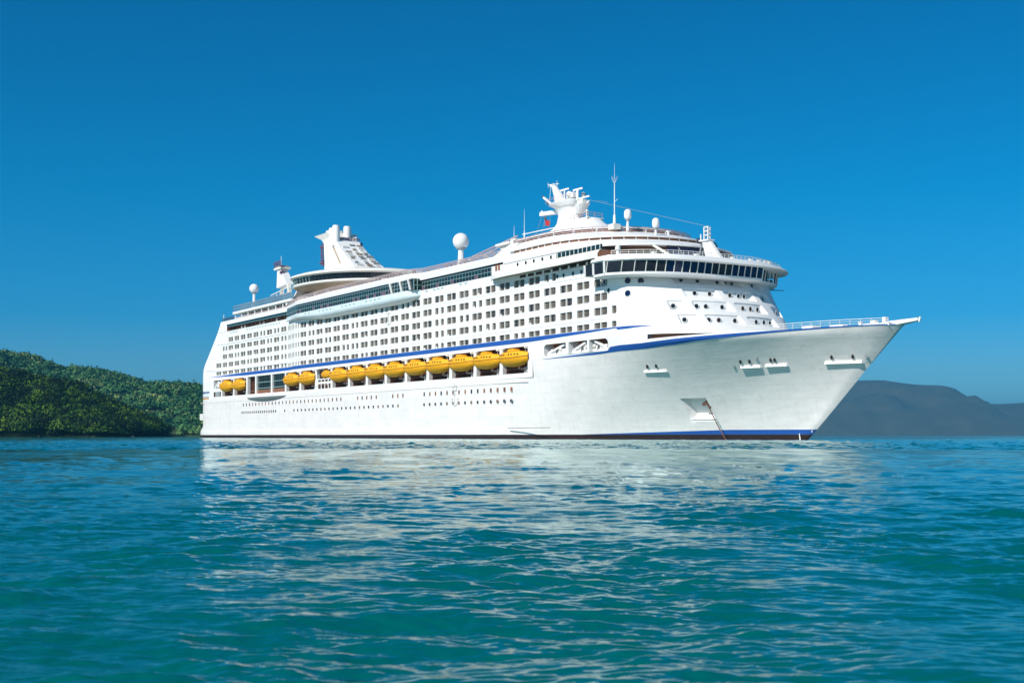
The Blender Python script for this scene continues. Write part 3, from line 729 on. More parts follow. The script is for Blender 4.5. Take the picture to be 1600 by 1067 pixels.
# observation decks: curved white bands with window strips between
oB0, oB1 = outline(213, 233, 255.0, 20.0), outline(213, 228, 250.2, 19.9)
oin = outline(213, 226, 247.5, 18.6)
mb = MB('white'); slab(mb, outline(208, 232, 252, 18.6), 38.3, outline(208, 232, 252, 18.6), 38.45, 'soffit'); slab(mb, oB0, 38.4, oB0, 38.75); slab(mb, oB0, 38.75, oB1, 40.15); mb.build('observation_deck_band', ship)
mb = MB('brown'); band_windows(mb, outline(217, 226, 249.4, 19.5), 40.15, 40.75, 'brown', 'white', 2.4, .22); mb.build('window_strip', ship)
oC0, oC1 = outline(215, 226, 250.0, 19.8), outline(216, 223, 243.0, 17.5)
mb = MB('white'); slab(mb, oC0, 40.75, oC0, 41.0); slab(mb, oC0, 41.0, oC1, 42.75); mb.build('observation_deck_band', ship)
mb = MB('brown'); band_windows(mb, outline(212, 222, 241.6, 16.6), 42.75, 43.55, 'brown', 'white', 5.2, .5); band_windows(mb, outline(212, 222, 241.7, 16.7), 42.75, 42.85, 'brown', 'cream', 1.6, .1); mb.build('window_strip', ship)
# recessed lounge glass under the soffit (brown) and slanted glazing further forward
mb = MB('brown'); o = outline(236, 240, 252.3, 17.6)
band_windows(mb, o, 35.3, 38.4, 'rust', 'brown', 3.0, .12)
slab(mb, outline(236, 238, 253.3, 17.9), 35.3, outline(236, 238, 253.3, 17.9), 37.0, 'dkglass'); mb.build('lounge_wall', ship)
mb = MB('navyglass'); a0 = [p for p in outline(236, 233, 256.2, 20) if p[1] > -8.5 and p[0] > 240]; 
mb.grid([[(x, y, 36.3) for x, y in a0], [(x-1.8, y*.97, 38.35) for x, y in a0]], 'navyglass'); mb.beam((a0[0][0], a0[0][1], 36.2), (a0[0][0]-2.6, a0[0][1]-2.4, 38.4), .6, .45, 'cream')
for i in range(1, len(a0), 2): mb.beam((a0[i][0]+.05, a0[i][1], 36.3), (a0[i][0]-1.75, a0[i][1]*.97, 38.35), .14, .12, 'grey')
mb.build('slanted_glazing', ship)
# top canopy rising to the mast
mb = MB('white'); mb.smooth = True
secs = []
for t, z in ((0, 43.55), (0, 43.85), (.10, 44.15), (.3, 44.7), (.55, 45.5), (.75, 46.6), (.88, 48.0), (.95, 49.3)):
    xa = 208+(203.5-208)*0+t*-4*0; 
    o = outline(208-2*0, 222-(222-211)*t, 241.8-(241.8-219)*t, 16.8-(16.8-2.6)*t, 2.2)
    o = [(x if i not in (0, len(o)-1) else 208-6*0-(-1.5*t), y) for i, (x, y) in enumerate(o)]
    secs.append([(x, y, z) for x, y in o])
mb.loft(secs); mb.build('canopy_roof', ship)
mb = MB(); railing(mb, [(x, y, 42.75) for x, y in outline(213, 223, 242.8, 17.3)], 1.0, 'mauve', 1.5, .055, 3); mb.build('railing', ship)
mb = MB(); railing(mb, [(x, y, 40.15) for x, y in [p for p in outline(213, 228, 250.1, 19.8) if p[0] > 240 and p[1] > 4]], 1.0, 'dgrey', 1.2, .06, 2); mb.build('railing', ship)
# aft end of the block: sloping stair tower, mast-side catwalk truss
mb = MB('white')
mb.loft([[(206.5, -19.3, 40.3), (216, -19.3, 40.3), (216, -10, 40.3), (206.5, -10, 40.3)], [(213.5, -18.6, 42.7), (217, -18.6, 42.7), (217, -10, 42.7), (213.5, -10, 42.7)]], 'white')
mb.box(206, 209, -16.5, -14.5, 40.3, 43.6, 'cream'); mb.box(205, 211, -17.2, -14, 43.4, 43.9); mb.box(209, 214, -14, 14, 40, 42.8)
mb.box(211.5, 213.5, -17.2, -15.8, 41.5, 44.2, 'cream')
mb.build('stair_tower', ship)
mb = MB('mauve'); a, b = Vector((192, -15.8, 42.0)), Vector((212, -15.6, 44.3))
for dz in (0, .8): mb.beam(a+Vector((0, 0, dz)), b+Vector((0, 0, dz)), .22, .2, 'mauve')
for i in range(14): p = a.lerp(b, i/14); q = a.lerp(b, (i+1)/14); mb.beam(p+Vector((0, 0, .8*(i % 2))), q+Vector((0, 0, .8*((i+1) % 2))), .12, .12, 'mauve'); mb.beam(p, p+Vector((0, 0, .8)), .1, .1, 'mauve')
mb.beam((201.5, -15.6, 41.0), (206.5, -15.6, 43.6), .25, .3, 'white'); mb.beam((192, -15.8, 42), (192, -15.8, 40.6), .2, .2, 'mauve')
mb.beam((214, -15.6, 45.1), (232, -13.0, 45.4), .16, .16, 'cream')
mb.build('catwalk_truss', ship)
for (x, y, z, h, nm) in ((210.3, -15.5, 44, 3.6, 'whip_antenna'), (214.6, -15.5, 44, 6.6, 'whip_antenna')):
    mb = MB('white'); mb.tube((x, y, z), (x, y, z+h*.25), .16, .12, 6); mb.tube((x, y, z+h*.25), (x, y, z+h), .07, .02, 5); mb.build(nm, ship)

# --- bridge
BW = 22.6
def bx(y, e=0): return 264.4-2.4*(y/BW)**2-6.8*abs(y/BW)**5+e
def bridge_out(e, back=251., wing=0, set_back=False):
    ys = np.linspace(-BW-wing, BW+wing, 41)
    fr = [(bx(y, e)-(sb(y) if set_back else 0), y) for y in ys]
    bk = [(max(back, bx(y)-7.2) if abs(y) > 17 else back, y) for y in ys[::-1]]
    return fr+bk
def sb(y): return 2.3*min(1, max(0, (y-9.5)/1.8))      # the port wing's wall stands back under its roof
br = MB('white'); W1, W2 = 31.75, 33.85
o0, o1, o2, o3 = bridge_out(-.8, wing=-.6, set_back=True), bridge_out(-.05, set_back=True), bridge_out(.55, wing=.3), bridge_out(1.0, wing=.7)
lift = lambda y: .35*max(0, (y-2)/20.)**.9
br.loft([[(x, y, 31.0+lift(y)) for x, y in o0], [(x, y, min(31.3+lift(y), W1-.05)) for x, y in o1], [(x, y, W1) for x, y in o1]])

thin = lambda y: .55*min(1, max(0, (y-8)/12.))
br.loft([[(x, y, W2) for x, y in o2], [(x, y, 34.08-.3*thin(y)) for x, y in o3], [(x, y, 34.65-thin(y)) for x, y in bridge_out(.7, wing=.3)], [(x, y, 34.7-thin(y)) for x, y in bridge_out(-.3, wing=-.3)], [(x, y, 35.2-1.3*thin(y)) for x, y in bridge_out(-.5, wing=-.4)]])
# inner back wall of the wheelhouse
br.box(252, 253, -18.8, 12.5, W1, W2, 'brown'); br.box(247.9, 248.4, -22.3, -19, W1, W2, 'white')
bridge = br.build('bridge', ship)
n = 27; ys = [-BW+.1+(2*BW-.2)*i/n for i in range(n+1)]
for i in range(n):
    ya, yb = ys[i]+.07, ys[i+1]-.07
    wb = MB('dkglass'); e0, e1 = -.25, .25
    k0_, k1_, k2_ = sb(ya), sb(yb), sb(ys[i])
    if ya < 12.5:
        wb.face([(bx(ya, e0)-k0_, ya, W1), (bx(yb, e0)-k1_, yb, W1), (bx(yb, e1)-k1_, yb, W2), (bx(ya, e1)-k0_, ya, W2)], 'navyglass' if i in (5, 6, 7, 8, 9, 10, 14, 15, 16, 17, 18) else 'dkglass')
        wb.build('window', bridge)
    y = ys[i]; f = MB('cream'); f.beam((bx(y, e0+.08)-k2_, y, W1-.05), (bx(y, e1+.08)-k2_, y, W2+.05), .14, .14); 
    if i % 1 == 0: f.build('window_frame', bridge)
mb = MB('dkglass')                       # starboard wing end panes
for x0, x1 in ((248.5, 251.0), (251.5, 254.5)): mb.face([(x0, -BW-.02, W1), (x1, -BW-.02, W1), (x1+.3, -BW-.3, W2), (x0+.3, -BW-.3, W2)], 'dkglass')
for x in (248.3, 251.2, 254.8): mb.beam((x, -BW-.06, W1), (x+.3, -BW-.34, W2), .4, .3, 'white')
mb.build('wing_window', bridge)
for y in (13.2, 17.6, 20.2, BW-.3):           # open port wing: posts and consoles
    for xo in (-2.4, -6.8):
        mb = MB('dgrey'); mb.beam((bx(y)+xo-.1, y, W1), (bx(y)+xo+.1, y, W2), .25, .25); mb.build('wing_post', bridge)
for q in ((253.2, 255.4, 15.6, 17.4, W1, 33.0), (253, 256, 18.4, 19.2, W1, 32.9)):
    mb = MB('dgrey'); mb.box(*q); mb.build('console', bridge)
mb = MB('dgrey'); mb.tube((252, BW-.3, 31.4), (253.5, BW+2.2, 31.3), .1, .06); mb.build('searchlight_arm', bridge)
mb = MB('cream'); mb.lathe((252.8, 20.9, 34.3), [(.5, 0), (.5, .5), (.75, .8), (.85, 1.5), (.6, 2.1), (.1, 2.3)], 12, 'white'); mb.build('small_radome', ship)
mb = MB('white'); o = [p for p in bridge_out(-1.2, wing=-1)][:41]; railing(mb, [(x, y, 35.2-1.3*thin(y)) for x, y in o], .8, 'cream', 2.4, .035, 2)
mb.build('bridge_roof_railing', ship)
for y in (-15, -6, 3, 8, 10.5, 12.5, 14): mb = MB('cream'); mb.box(bx(y)-3, bx(y)-2.3, y, y+.7, 35.2, 35.9, 'cream'); mb.build('roof_locker', ship)
mb = MB('white'); mb.lathe((bx(-21)-1, -20.8, 35.2), [(.35, 0), (.3, .7), (.55, .9), (.5, 1.5), (.1, 1.8)], 10, 'white'); mb.build('small_radome', ship)
# forward signal mast
mb = MB('white')
mb.loft([[(258.8, -.8, 35.2), (262.6, -.4, 35.2), (262.6, .4, 35.2), (258.8, .8, 35.2)], [(257.2, -.6, 39.2), (259.0, -.35, 39.2), (259.0, .35, 39.2), (257.2, .6, 39.2)]])
mb.box(256.5, 259.2, -.9, .9, 39.2, 39.45)
for x, y, z in ((256.7, -.5, 40.7), (257.7, -.5, 42.0), (258.9, -.5, 42.0), (258.3, .5, 42.0)): mb.beam((x, y, 39.4), (x, y, z), .2, .2)
for z in (40.3, 41.1, 41.9): mb.beam((257.6, -.5, z), (259.0, -.5, z), .12, .24); mb.beam((258.3, -.5, z), (258.3, .5, z), .12, .24); mb.box(258.0, 258.5, -.75, -.4, z-.3, z-.05, 'grey')
mb.tube((255.3, 0, 35.2), (256.4, 0, 39.2), .16, .16, 6, 'grey'); mb.build('forward_mast', ship)
# radomes and aerials on the forward roof
def radome(x, y, z0, z1, r, rz, pr=.35, fine=None):
    t = MB('white'); t.tube((x, y, z0), (x, y, z1), pr*1.5, pr, 10); t.lathe((x, y, z1-.15), [(pr, 0), (r*.62, .2), (r*.62, .45)], 16, 'grey')
    o = t.build('radome', ship); g = MB('white'); g.smooth = True
    if fine == 'drum': g.lathe((x, y, z1+.3), [(r*.62, 0), (r*.95, rz*.25), (r, rz*.6), (r, rz*1.25), (r*.9, rz*1.6), (r*.6, rz*1.9), (.05, rz*2)], 18, 'white')
    else: g.ball((x, y, z1+rz*.93), r, rz, 'white', 22)
    g.build('dome', o)
radome(242.95, -8.3, 42.6, 44.7, .75, 1.0, .22, 'drum'); radome(248.0, -5, 40.0, 42.5, .75, 1.0, .22, 'drum')
mb = MB('white'); mb.tube((245.8, 0, 40.5), (245.8, 0, 42.7), .22); mb.box(245.5, 246.1, -.3, .3, 42.6, 42.9); mb.build('light_post', ship)
mb = MB('white'); c = (240.7, -10.0, 43.5); mb.box(c[0]-.9, c[0]+.9, c[1]-.9, c[1]+.9, c[2]-.5, c[2]+.6, 'cream'); mb.tube(c, (c[0], c[1], 46), .35, .25); mb.tube((c[0], c[1], 46), (c[0], c[1], 52.3), .12, .09, 6); mb.tube((c[0], c[1], 52.3), (c[0], c[1], 56.6), .06, .02, 5)
for a in range(5): t = a*1.257; mb.tube((c[0], c[1], 52.4), (c[0]+.75*math.cos(t), c[1]+.75*math.sin(t), 53.9), .04, .02, 4)
mb.tube((c[0], c[1], 48.7), (c[0]+.7, c[1]+.4, 49.3), .04, .02, 4); mb.build('tall_antenna', ship)
radome(172.6, -8, 41, 47.6, 2.05, 2.05, .65)
radome(25, -8, 42, 50.4, 1.65, 1.65, .45)

# --- main mast
mst = MB('white'); mst.smooth = True
def ell(cx, cy, rx, ry, z, k=16, sq=2.6): return [(cx+rx*math.copysign(abs(math.cos(2*math.pi*i/k))**(2/sq), math.cos(2*math.pi*i/k)), cy+ry*math.copysign(abs(math.sin(2*math.pi*i/k))**(2/sq), math.sin(2*math.pi*i/k)), z) for i in range(k)]
mst.loft([ell(209.5, 0, 7, 3.2, 46.5), ell(209.6, 0, 5.2, 2.6, 48.0), ell(209.8, 0, 4.2, 2.2, 49.4), ell(209.9, 0, 3.7, 2.0, 51.4), ell(209.5, 0, 3.9, 2.2, 52.6), ell(209.6, 0, 4.3, 2.6, 53.0)])
mst.loft([ell(209.3, 0, 4.0, 2.4, 53.2), ell(208.8, 0, 5.6, 3.2, 54.1), ell(208.8, 0, 5.7, 3.3, 54.4)])
mst.loft([ell(206.6, 0, 2.5, 1.0, 54.4, 10), ell(204.9, 0, 1.5, .75, 56.6, 10), ell(203.2, 0, .8, .6, 58.8, 10), ell(202.9, 0, 1.0, .75, 59.1, 10)])
mainmast = mst.build('main_mast', ship)
mb = MB('white'); mb.beam((206.5, 0, 52.7), (197.6, 0, 53.3), 1.2, .9); mb.tube((197.8, 0, 53.2), (197.8, 0, 54.1), .25); mb.build('yard_arm', mainmast)
mb = MB('white')
for x, y, h in ((201.4, -.6, 1.2), (202.0, .5, .9), (203.6, .4, 1.4), (202.6, 0, 1.0)): mb.tube((x, y, 59.0), (x, y, 59.0+h), .07, .04, 5)
mb.beam((201.4, -.7, 59.6), (204.0, .7, 59.6), .12, .12); mb.box(201.9, 202.9, -.5, .5, 59.0, 59.5); mb.tube((201.4, -.4, 54.5), (202.2, -.4, 59.0), .06, .06, 4); mb.build('mast_head_aerials', mainmast)
mb = MB('white'); mb.tube((208.6, -.8, 54.4), (208.6, -.8, 57.2), .2); mb.beam((207.7, -1.4, 57.1), (209.6, -.2, 57.5), .45, .32); mb.build('radar_scanner', mainmast)
mb = MB('white'); mb.tube((213.6, -.6, 54.6), (213.6, -.6, 56.4), .3); mb.beam((212.7, -1.2, 56.4), (214.6, .1, 56.8), .45, .35); mb.ball((211.6, -1.5, 55.7), .75, m='cream'); mb.ball((213.3, 1.2, 55.6), .6, m='cream'); mb.box(210.5, 213.2, -1.6, 0, 54.9, 56.0); mb.build('radar_scanner', mainmast)
mb = MB('white'); mb.loft([ell(214.5, -.5, 1.2, .8, 51.0, 10), ell(216, -1, 1.9, 1.4, 52.6, 10), ell(216.2, -1, 2.0, 1.5, 52.8, 10)]); mb.beam((215.2, -2.0, 53.9), (218.6, -.8, 54.3), .4, .3); mb.tube((216.8, -1.5, 52.8), (216.8, -1.5, 54), .25); mb.box(215.2, 217.4, -1.9, -.6, 52.8, 53.7, 'cream'); mb.beam((216, -1, 51.6), (218.7, -1, 53.2), .3, .3); mb.build('radar_platform', mainmast)
mb = MB('white'); railing(mb, [(203.4, -2.6, 54.5), (206, -3.4, 54.5), (212, -3.4, 54.5), (214.6, -2.2, 54.5)], .9, 'mauve', 1.6, .03, 2); mb.build('mast_railing', mainmast)
mb = MB('white'); mb.beam((204.2, -1.5, 54.6), (202.0, -2.2, 56.4), .6, .4, 'white'); mb.build('mast_bracket', mainmast)
mb = MB('plum'); mb.beam((203.4, -1.5, 54.3), (200.9, -1.8, 57.0), .25, .3, 'plum'); mb.build('mast_bracket', mainmast)
mb = MB('cream'); mb.box(213, 219.8, -2.3, 2.2, 49.2, 49.4); mb.box(214.5, 218.8, -1.6, 1.6, 47.0, 49.2, 'cream'); mb.beam((219.4, -2, 48.2), (219.4, -2, 51.0), .4, .4); railing(mb, [(213, -2.2, 49.4), (219.6, -2.2, 49.4), (219.6, 2, 49.4)], 1.1, 'mauve', 1.4, .045, 2); mb.build('mast_platform', mainmast)
mb = MB('grey')
for (a, b) in (((219, -1, 53.3), (257.8, 0, 42.2)), ((198, 0, 53.1), (199.5, -4, 45.0)), ((199.5, 0, 53.1), (201, -3, 45.2)), ((201.5, 0, 53.0), (203, -2, 45.4)), ((219, 1, 53.3), (238.4, -10, 49))): mb.tube(a, b, .035, .035, 4)
mb.build('rigging_wire', mainmast)

# --- aft lounge disc and funnel
XC, AF, FW, BB = 95., 16., 28.5, 20.8
def dring(s, z, dx=0, k=48, n=2.15):
    return [(XC+dx+((FW if math.cos(t) > 0 else AF)*s)*math.copysign(abs(math.cos(t))**(2/n), math.cos(t)), BB*s*math.copysign(abs(math.sin(t))**(2/n), math.sin(t)), z) for t in [2*math.pi*i/k for i in range(k)]]
lg = MB('white'); lg.smooth = True
lg.loft([dring(1.0, 47.35), dring(1.03, 47.7), dring(1.02, 48.2), dring(.93, 48.85), dring(.80, 49.2), dring(.5, 49.4)], 'cream')
lg.loft([dring(.99, 44.9), dring(1.0, 45.2), dring(.985, 45.65)], 'cream'); lounge = lg.build('sky_lounge', ship)
mb = MB('soffit'); mb.smooth = True; mb.loft([dring(.55, 41.0, 2), dring(.62, 42.4, 2), dring(.80, 43.8, 1), dring(.97, 44.9)], 'soffit'); mb.build('lounge_underside', ship)  # shade and warm bounce painted into the bowl's tan
mb = MB('white'); mb.box(80, 96, -17.5, 17.5, 40, 42.3, 'cream'); mb.box(96, 118, -12, 12, 40, 42.3, 'cream')
mb.loft([[(74.5, -16, 41), (84, -18, 41), (84, 18, 41), (74.5, 16, 41)], [(82.0, -14, 46.0), (86, -16, 46.0), (86, 16, 46), (82.0, 14, 46.0)]], 'white'); mb.build('lounge_base', ship)
o = dring(.985, 0)
mb = MB('dkglass'); o2 = dring(.97, 0); mb.grid([[(x, y, 45.6) for x, y, _ in o2], [(x, y, 47.4) for x, y, _ in o]], 'dkglass', close=True)
for i in range(0, 48):
    for t in (0, .5):
        p = [a+(b-a)*t for a, b in zip(o2[i], o2[(i+1) % 48])]; q = [a+(b-a)*t for a, b in zip(o[i], o[(i+1) % 48])]
        if q[1] < 5: mb.beam((p[0], p[1]*1.004, 45.6), (q[0], q[1]*1.004, 47.4), .16, .14, 'greenglass' if q[0] > 103 else 'teal')
mb.build('lounge_glazing', lounge)
mb = MB('teal')                           # windbreak frames and curved leg aft of the lounge
for z in (42.6, 44.6, 46.4): mb.beam((66, -17.5, z-1.2), (80, -17.5, z), .25, .25, 'cream')
for x in (68, 71, 74, 77, 80): mb.beam((x, -17.5, 41), (x, -17.5, 44.8+(x-68)*.15), .25, .25, 'cream')
mb.box(67, 80, -17.4, -17.3, 41.6, 44.2, 'skyglass')
A = [(80.5, 41.0), (82.2, 42.2), (82.9, 43.8), (82.6, 45.6), (81.2, 47.4)]
for a, b in zip(A, A[1:]): mb.beam((a[0], -17.8, a[1]), (b[0], -17.8, b[1]), .9, 1.1, 'cream')
mb.build('windbreak_frame', ship)
mb = MB('white')                          # aft signal pylon
mb.loft([[(50.5, -9.6, 49.5), (58.5, -9.2, 50.2), (58.5, -6.8, 50.2), (50.5, -6.4, 49.5)], [(50.0, -9.2, 55.6), (53.0, -9.2, 55.6), (53.0, -6.8, 55.6), (50.0, -6.8, 55.6)]])
mb.beam((50.8, -8, 42.3), (51.2, -8, 50), .9, 1.0, 'cream'); mb.beam((58.5, -8, 42.3), (57.6, -8, 50.5), .6, .6, 'cream')
mb.box(48.4, 54.6, -9.8, -6.2, 55.6, 56.2, 'cream'); mb.box(49.2, 53.5, -9.5, -6.5, 56.2, 56.8, 'soffit')
railing(mb, [(48.5, -9.7, 56.6), (54.5, -9.7, 56.6)], 1.5, 'plum', 1.0, .08, 2); mb.tube((50.6, -8, 56.6), (50.6, -8, 60.3), .12, .08, 5)
for z in (54.5, 56.3): mb.box(53.4, 54.6, -9.7, -8.5, z-.5, z+.3, 'plum')
mb.build('aft_pylon', ship)
fn = MB('white')
def frect(xa, xf, w, z, ch=1.2): return [(xa, -w+ch, z), (xa+ch, -w, z), (xf-ch*.3, -w, z), (xf, -w+ch*.3, z), (xf, w-ch*.3, z), (xf-ch*.3, w, z), (xa+ch, w, z), (xa, w-ch, z)]
FZ = [47.5, 50, 52.5, 55, 58, 61.6]; FXA = [79, 79, 78.6, 78, 77.0, 76.2]; FXF = [112, 104.5, 100.2, 95.5, 90.5, 85.6]; FW_ = [7.5, 5.8, 5.1, 4.8, 4.5, 4.3]
fn.loft([frect(a_, b_, w_, z_) for a_, b_, w_, z_ in zip(FXA, FXF, FW_, FZ)])
funnel = fn.build('funnel', ship)
mb = MB('cream'); mb.loft([frect(76.6, 84.9, 4.1, 61.0, .8), frect(75.2, 83.6, 4.3, 62.6, .5), frect(71.6, 82.4, 4.9, 64.0, .2), frect(71.4, 82.4, 5.0, 64.2, .2)]); mb.build('funnel_collar', funnel)
for x, y, r, z1 in ((79.0, -3.2, 1.0, 65.1), (82.2, -3.5, 1.05, 65.5), (85.6, -3.7, 1.15, 65.9), (77.5, 1.5, .8, 65.6), (80.5, -.6, .9, 65.2), (82.6, 1.4, 1.15, 66.4), (80.4, 2.8, .9, 65.5)):
    mb = MB('white'); mb.smooth = True; mb.lathe((x, y, 59.5), [(r, 0), (r*1.05, z1-60.2), (r*.9, z1-59.5), (r*.78, z1-59.5), (r*.75, z1-61)], 14); mb.build('exhaust_pipe', funnel)
mb = MB('soffit')                         # side seam, louvres and ledges on the sloping front
mb.beam((84.5, -4.45, 60.0), (92.0, -5.1, 53.4), .4, .35, 'soffit'); mb.build('side_seam', funnel); mb = MB('cream')
for t in np.linspace(.08, .9, 12):
    z = 49.2+t*11.5; xf = np.interp(z, FZ, FXF); w_ = np.interp(z, FZ, FW_)
    for y0 in (-.75, -.1, .45):
        if random.random() < .8: mb.box(xf-.1, xf+.30, w_*y0, w_*(y0+random.uniform(.2, .5)), z, z+random.uniform(.25, .6), random.choice(['soffit', 'cream', 'cream', 'grey']))
mb.build('grille', funnel)
mb = MB('plum')
for z in np.arange(54.5, 61.5, .75): mb.box(75.0+random.uniform(-.5, .5), 77, -4.2, -3.0, z, z+.3); 
mb.box(74.8, 75.1, -4.2, -4.0, 55, 61); mb.box(74.2, 77.2, -4.4, -2.6, 55.2, 55.7); mb.box(74.5, 77, -4.4, -2.6, 60.2, 60.6)
railing(mb, [(86.0, -3.4, 61.4), (86.0, 4.2, 61.4)], .8, 'plum', .9, .08, 2); mb.box(87.4, 88.0, 3.6, 4.2, 59.6, 60.8, 'navyglass'); mb.build('service_ladder', funnel)

# --- registered windows: the hundred nearest as parts, the rest as one
for kind, L in REG.items():
    L.sort(key=lambda t: -t[0])
    for x, b in L[:100]: b.build(kind, ship)
    if len(L) > 100:
        allb = MB()
        for x, b in L[100:]: allb.merge(b)
        o = allb.build(kind, ship); o['kind'] = 'stuff'
        o['label'] = {'balcony': 'far rows of small cabin windows towards the stern', 'porthole': 'far row of small hull portholes towards the stern'}.get(kind, 'far small windows')

# ---------------------------------------------------------------- lifeboats, one by one
def make_boat():
    r = empty('lifeboat'); L = 5.45
    def sec(x, w_, pts): return [(x, y*w_, z) for y, z in pts]
    hullp = [(-1, 0), (-.97, -.5), (-.8, -1.15), (-.45, -1.75), (0, -1.95), (.45, -1.75), (.8, -1.15), (.97, -.5), (1, 0)]
    topp = [(-1, 0), (-.98, .45), (-.86, .95), (-.6, 1.35), (-.25, 1.5), (.25, 1.5), (.6, 1.35), (.86, .95), (.98, .45), (1, 0)]
    def f(t): return max(.03, (1-abs(t)**2.5))**.62
    T = np.linspace(-1, 1, 17)
    hb = MB('yellow'); hb.smooth = True
    hb.grid([[(t*L, y*2.0*f(t), (z*(.32+.68*f(t)))+.30*t*t) for y, z in hullp] for t in T])
    hull_ = hb.build('boat_hull', r)
    cb = MB('yellow'); cb.smooth = True
    cb.grid([[(t*L*.985, y*1.95*f(t), .05+z*(.22+.78*f(t*.97))*.94+.30*t*t) for y, z in topp] for t in T]); 
    cb.loft([[(-1.6, -.9, 1.45), (1.0, -.9, 1.45), (1.0, .9, 1.45), (-1.6, .9, 1.45)], [(-1.3, -.7, 2.0), (.7, -.7, 2.0), (.7, .7, 2.0), (-1.3, .7, 2.0)]]); canopy = cb.build('canopy', r)
    rb = MB('orange'); P = [(t*L*1.01, -2.05*f(t), .04+.30*t*t) for t in T]; Q = [(t*L*1.01, 2.05*f(t), .04+.30*t*t) for t in T]
    for a, b in list(zip(P, P[1:]))+list(zip(Q, Q[1:])): rb.beam(a, b, .16, .20, 'orange')
    rb.build('gunwale', r)
    w_ = MB('dkglass')
    for t in (-.62, -.44, -.26, .10, .28, .46, .62):
        x = t*L; y = 1.95*f(t)*.97
        w_.box(x-.22, x+.22, -y-.05, -y+.12, .55, .82, 'dkglass')
    w_.build('window', r)
    hk = MB('grey')
    for t in (-.8, .8): hk = MB('grey'); hk.tube((t*L, 0, 1.0), (t*L, 0, 2.3), .1, .1, 6); hk.box(t*L-.25, t*L+.25, -.2, .2, 2.1, 2.5, 'cream'); hk.build('lifting_hook', r)
    return r
def copy_thing(root):
    r = root.copy(); sc.collection.objects.link(r)
    for ch in root.children:
        c = ch.copy(); sc.collection.objects.link(c); c.parent = r
    return r
def bc(i): return ((bays[i]+bays[i+1])/2, bays[i+1]-bays[i])
spots = [1, 2, 6, 7]+list(range(9, 18))
labels = ['yellow lifeboat at the stern end of the row, beside the white mooring opening',
 'yellow lifeboat second from the stern, next to the dark narrow opening',
 'yellow lifeboat just forward of the tall glazed bays',
 'yellow lifeboat between the one beside the glazed bays and the small yellow tender',
 'yellow lifeboat just forward of the small yellow tender, first of the unbroken row of nine',
 'second yellow lifeboat forward of the small tender in the row of nine',
 'third yellow lifeboat forward of the small tender in the row of nine',
 'fourth yellow lifeboat forward of the small tender in the row of nine',
 'middle yellow lifeboat in the unbroken row of nine',
 'fourth yellow lifeboat from the bow end of the row of nine',
 'third yellow lifeboat from the bow end of the row of nine',
 'second yellow lifeboat from the bow end of the row of nine',
 'yellow lifeboat at the bow end of the row, beside the blank hull plating']
proto = make_boat()
for j, i in enumerate(spots):
    o = proto if j == 0 else copy_thing(proto)
    cx, Lb = bc(i)
    o.location = world(cx, -B0-.15, 17.55); o.rotation_euler = (0, 0, HEAD); s = (Lb-.15)/10.9
    o.scale = (min(1.06, s), 1, 1)
    tag(o, labels[j], 'lifeboat', 'yellow lifeboats hanging along the ship')
o = copy_thing(proto); cx, _ = bc(8); o.location = world(cx+1.2, -B0+.6, 18.2); o.rotation_euler = (0, 0, HEAD); o.scale = (.62, .62, .62)
tag(o, 'small yellow tender boat above the white windowed screen, smallest of the boats', 'tender boat')
# anchor chain hanging into the water
mb = MB('rust'); a = Vector((267.9, -half_b(268, 6.8)-.1, 6.9)); b = Vector((271.9, -half_b(271, 0)-3.0, -.3))
n = 26
for i in range(n):
    p = a.lerp(b, i/n); q = a.lerp(b, (i+1)/n); sg = math.sin(math.pi*i/n)*.3; sg2 = math.sin(math.pi*(i+1)/n)*.3
    p = p-Vector((0, 0, sg)); q = q-Vector((0, 0, sg2))
    mb.beam(p, p.lerp(q, .92), .21 if i % 2 else .1, .1 if i % 2 else .21, 'rust')
o = mb.build('anchor_chain'); o.location = (OX, OY, 0); o.rotation_euler = (0, 0, HEAD); tag(o, 'rusty anchor chain running from the bow pocket down into the water', 'anchor chain')
# courtesy flag hanging from the yard arm
mb = MB('red')
P = [[(199.0+.28*i, .18*math.sin(i*1.1+j*.5), 52.0-.34*j-.10*i) for i in range(8)] for j in range(5)]
mb.grid(P); mb.grid([[(x, y+.05, z) for x, y, z in r] for r in P])
mb.face([(198.95, -.25, 52.5), (199.9, -.2, 52.3), (199.9, -.2, 51.8), (198.95, -.25, 52.0)], 'dgrey')
mb.tube((198.9, 0, 52.9), (198.9, 0, 50.2), .05, .05, 5, 'grey')
o = mb.build('flag'); o.location = (OX, OY, 0); o.rotation_euler = (0, 0, HEAD); tag(o, 'small red flag hanging under the yard arm of the main mast', 'flag')
# ---------------------------------------------------------------- sea
def np_mesh(name, V, Q, mat_, smooth=True):
    me = bpy.data.meshes.new(name); me.vertices.add(len(V)); me.vertices.foreach_set('co', V.astype(np.float32).ravel())
    me.loops.add(Q.size); me.loops.foreach_set('vertex_index', Q.astype(np.int32).ravel())
    me.polygons.add(len(Q)); k = Q.shape[1]
    me.polygons.foreach_set('loop_start', np.arange(0, Q.size, k, dtype=np.int32)); me.polygons.foreach_set('loop_total', np.full(len(Q), k, dtype=np.int32))
    me.polygons.foreach_set('use_smooth', np.full(len(Q), smooth)); me.update(calc_edges=True); me.validate()
    me.materials.append(mat_); o = bpy.data.objects.new(name, me); sc.collection.objects.link(o); return o
wm = bpy.data.materials.new('sea_water'); wm.use_nodes = True; t = wm.node_tree; b = t.nodes['Principled BSDF']
b.inputs['Base Color'].default_value = (.002, .105, .108, 1); b.inputs['Roughness'].default_value = .10; b.inputs['IOR'].default_value = 1.33
b.inputs['Specular IOR Level'].default_value = .5
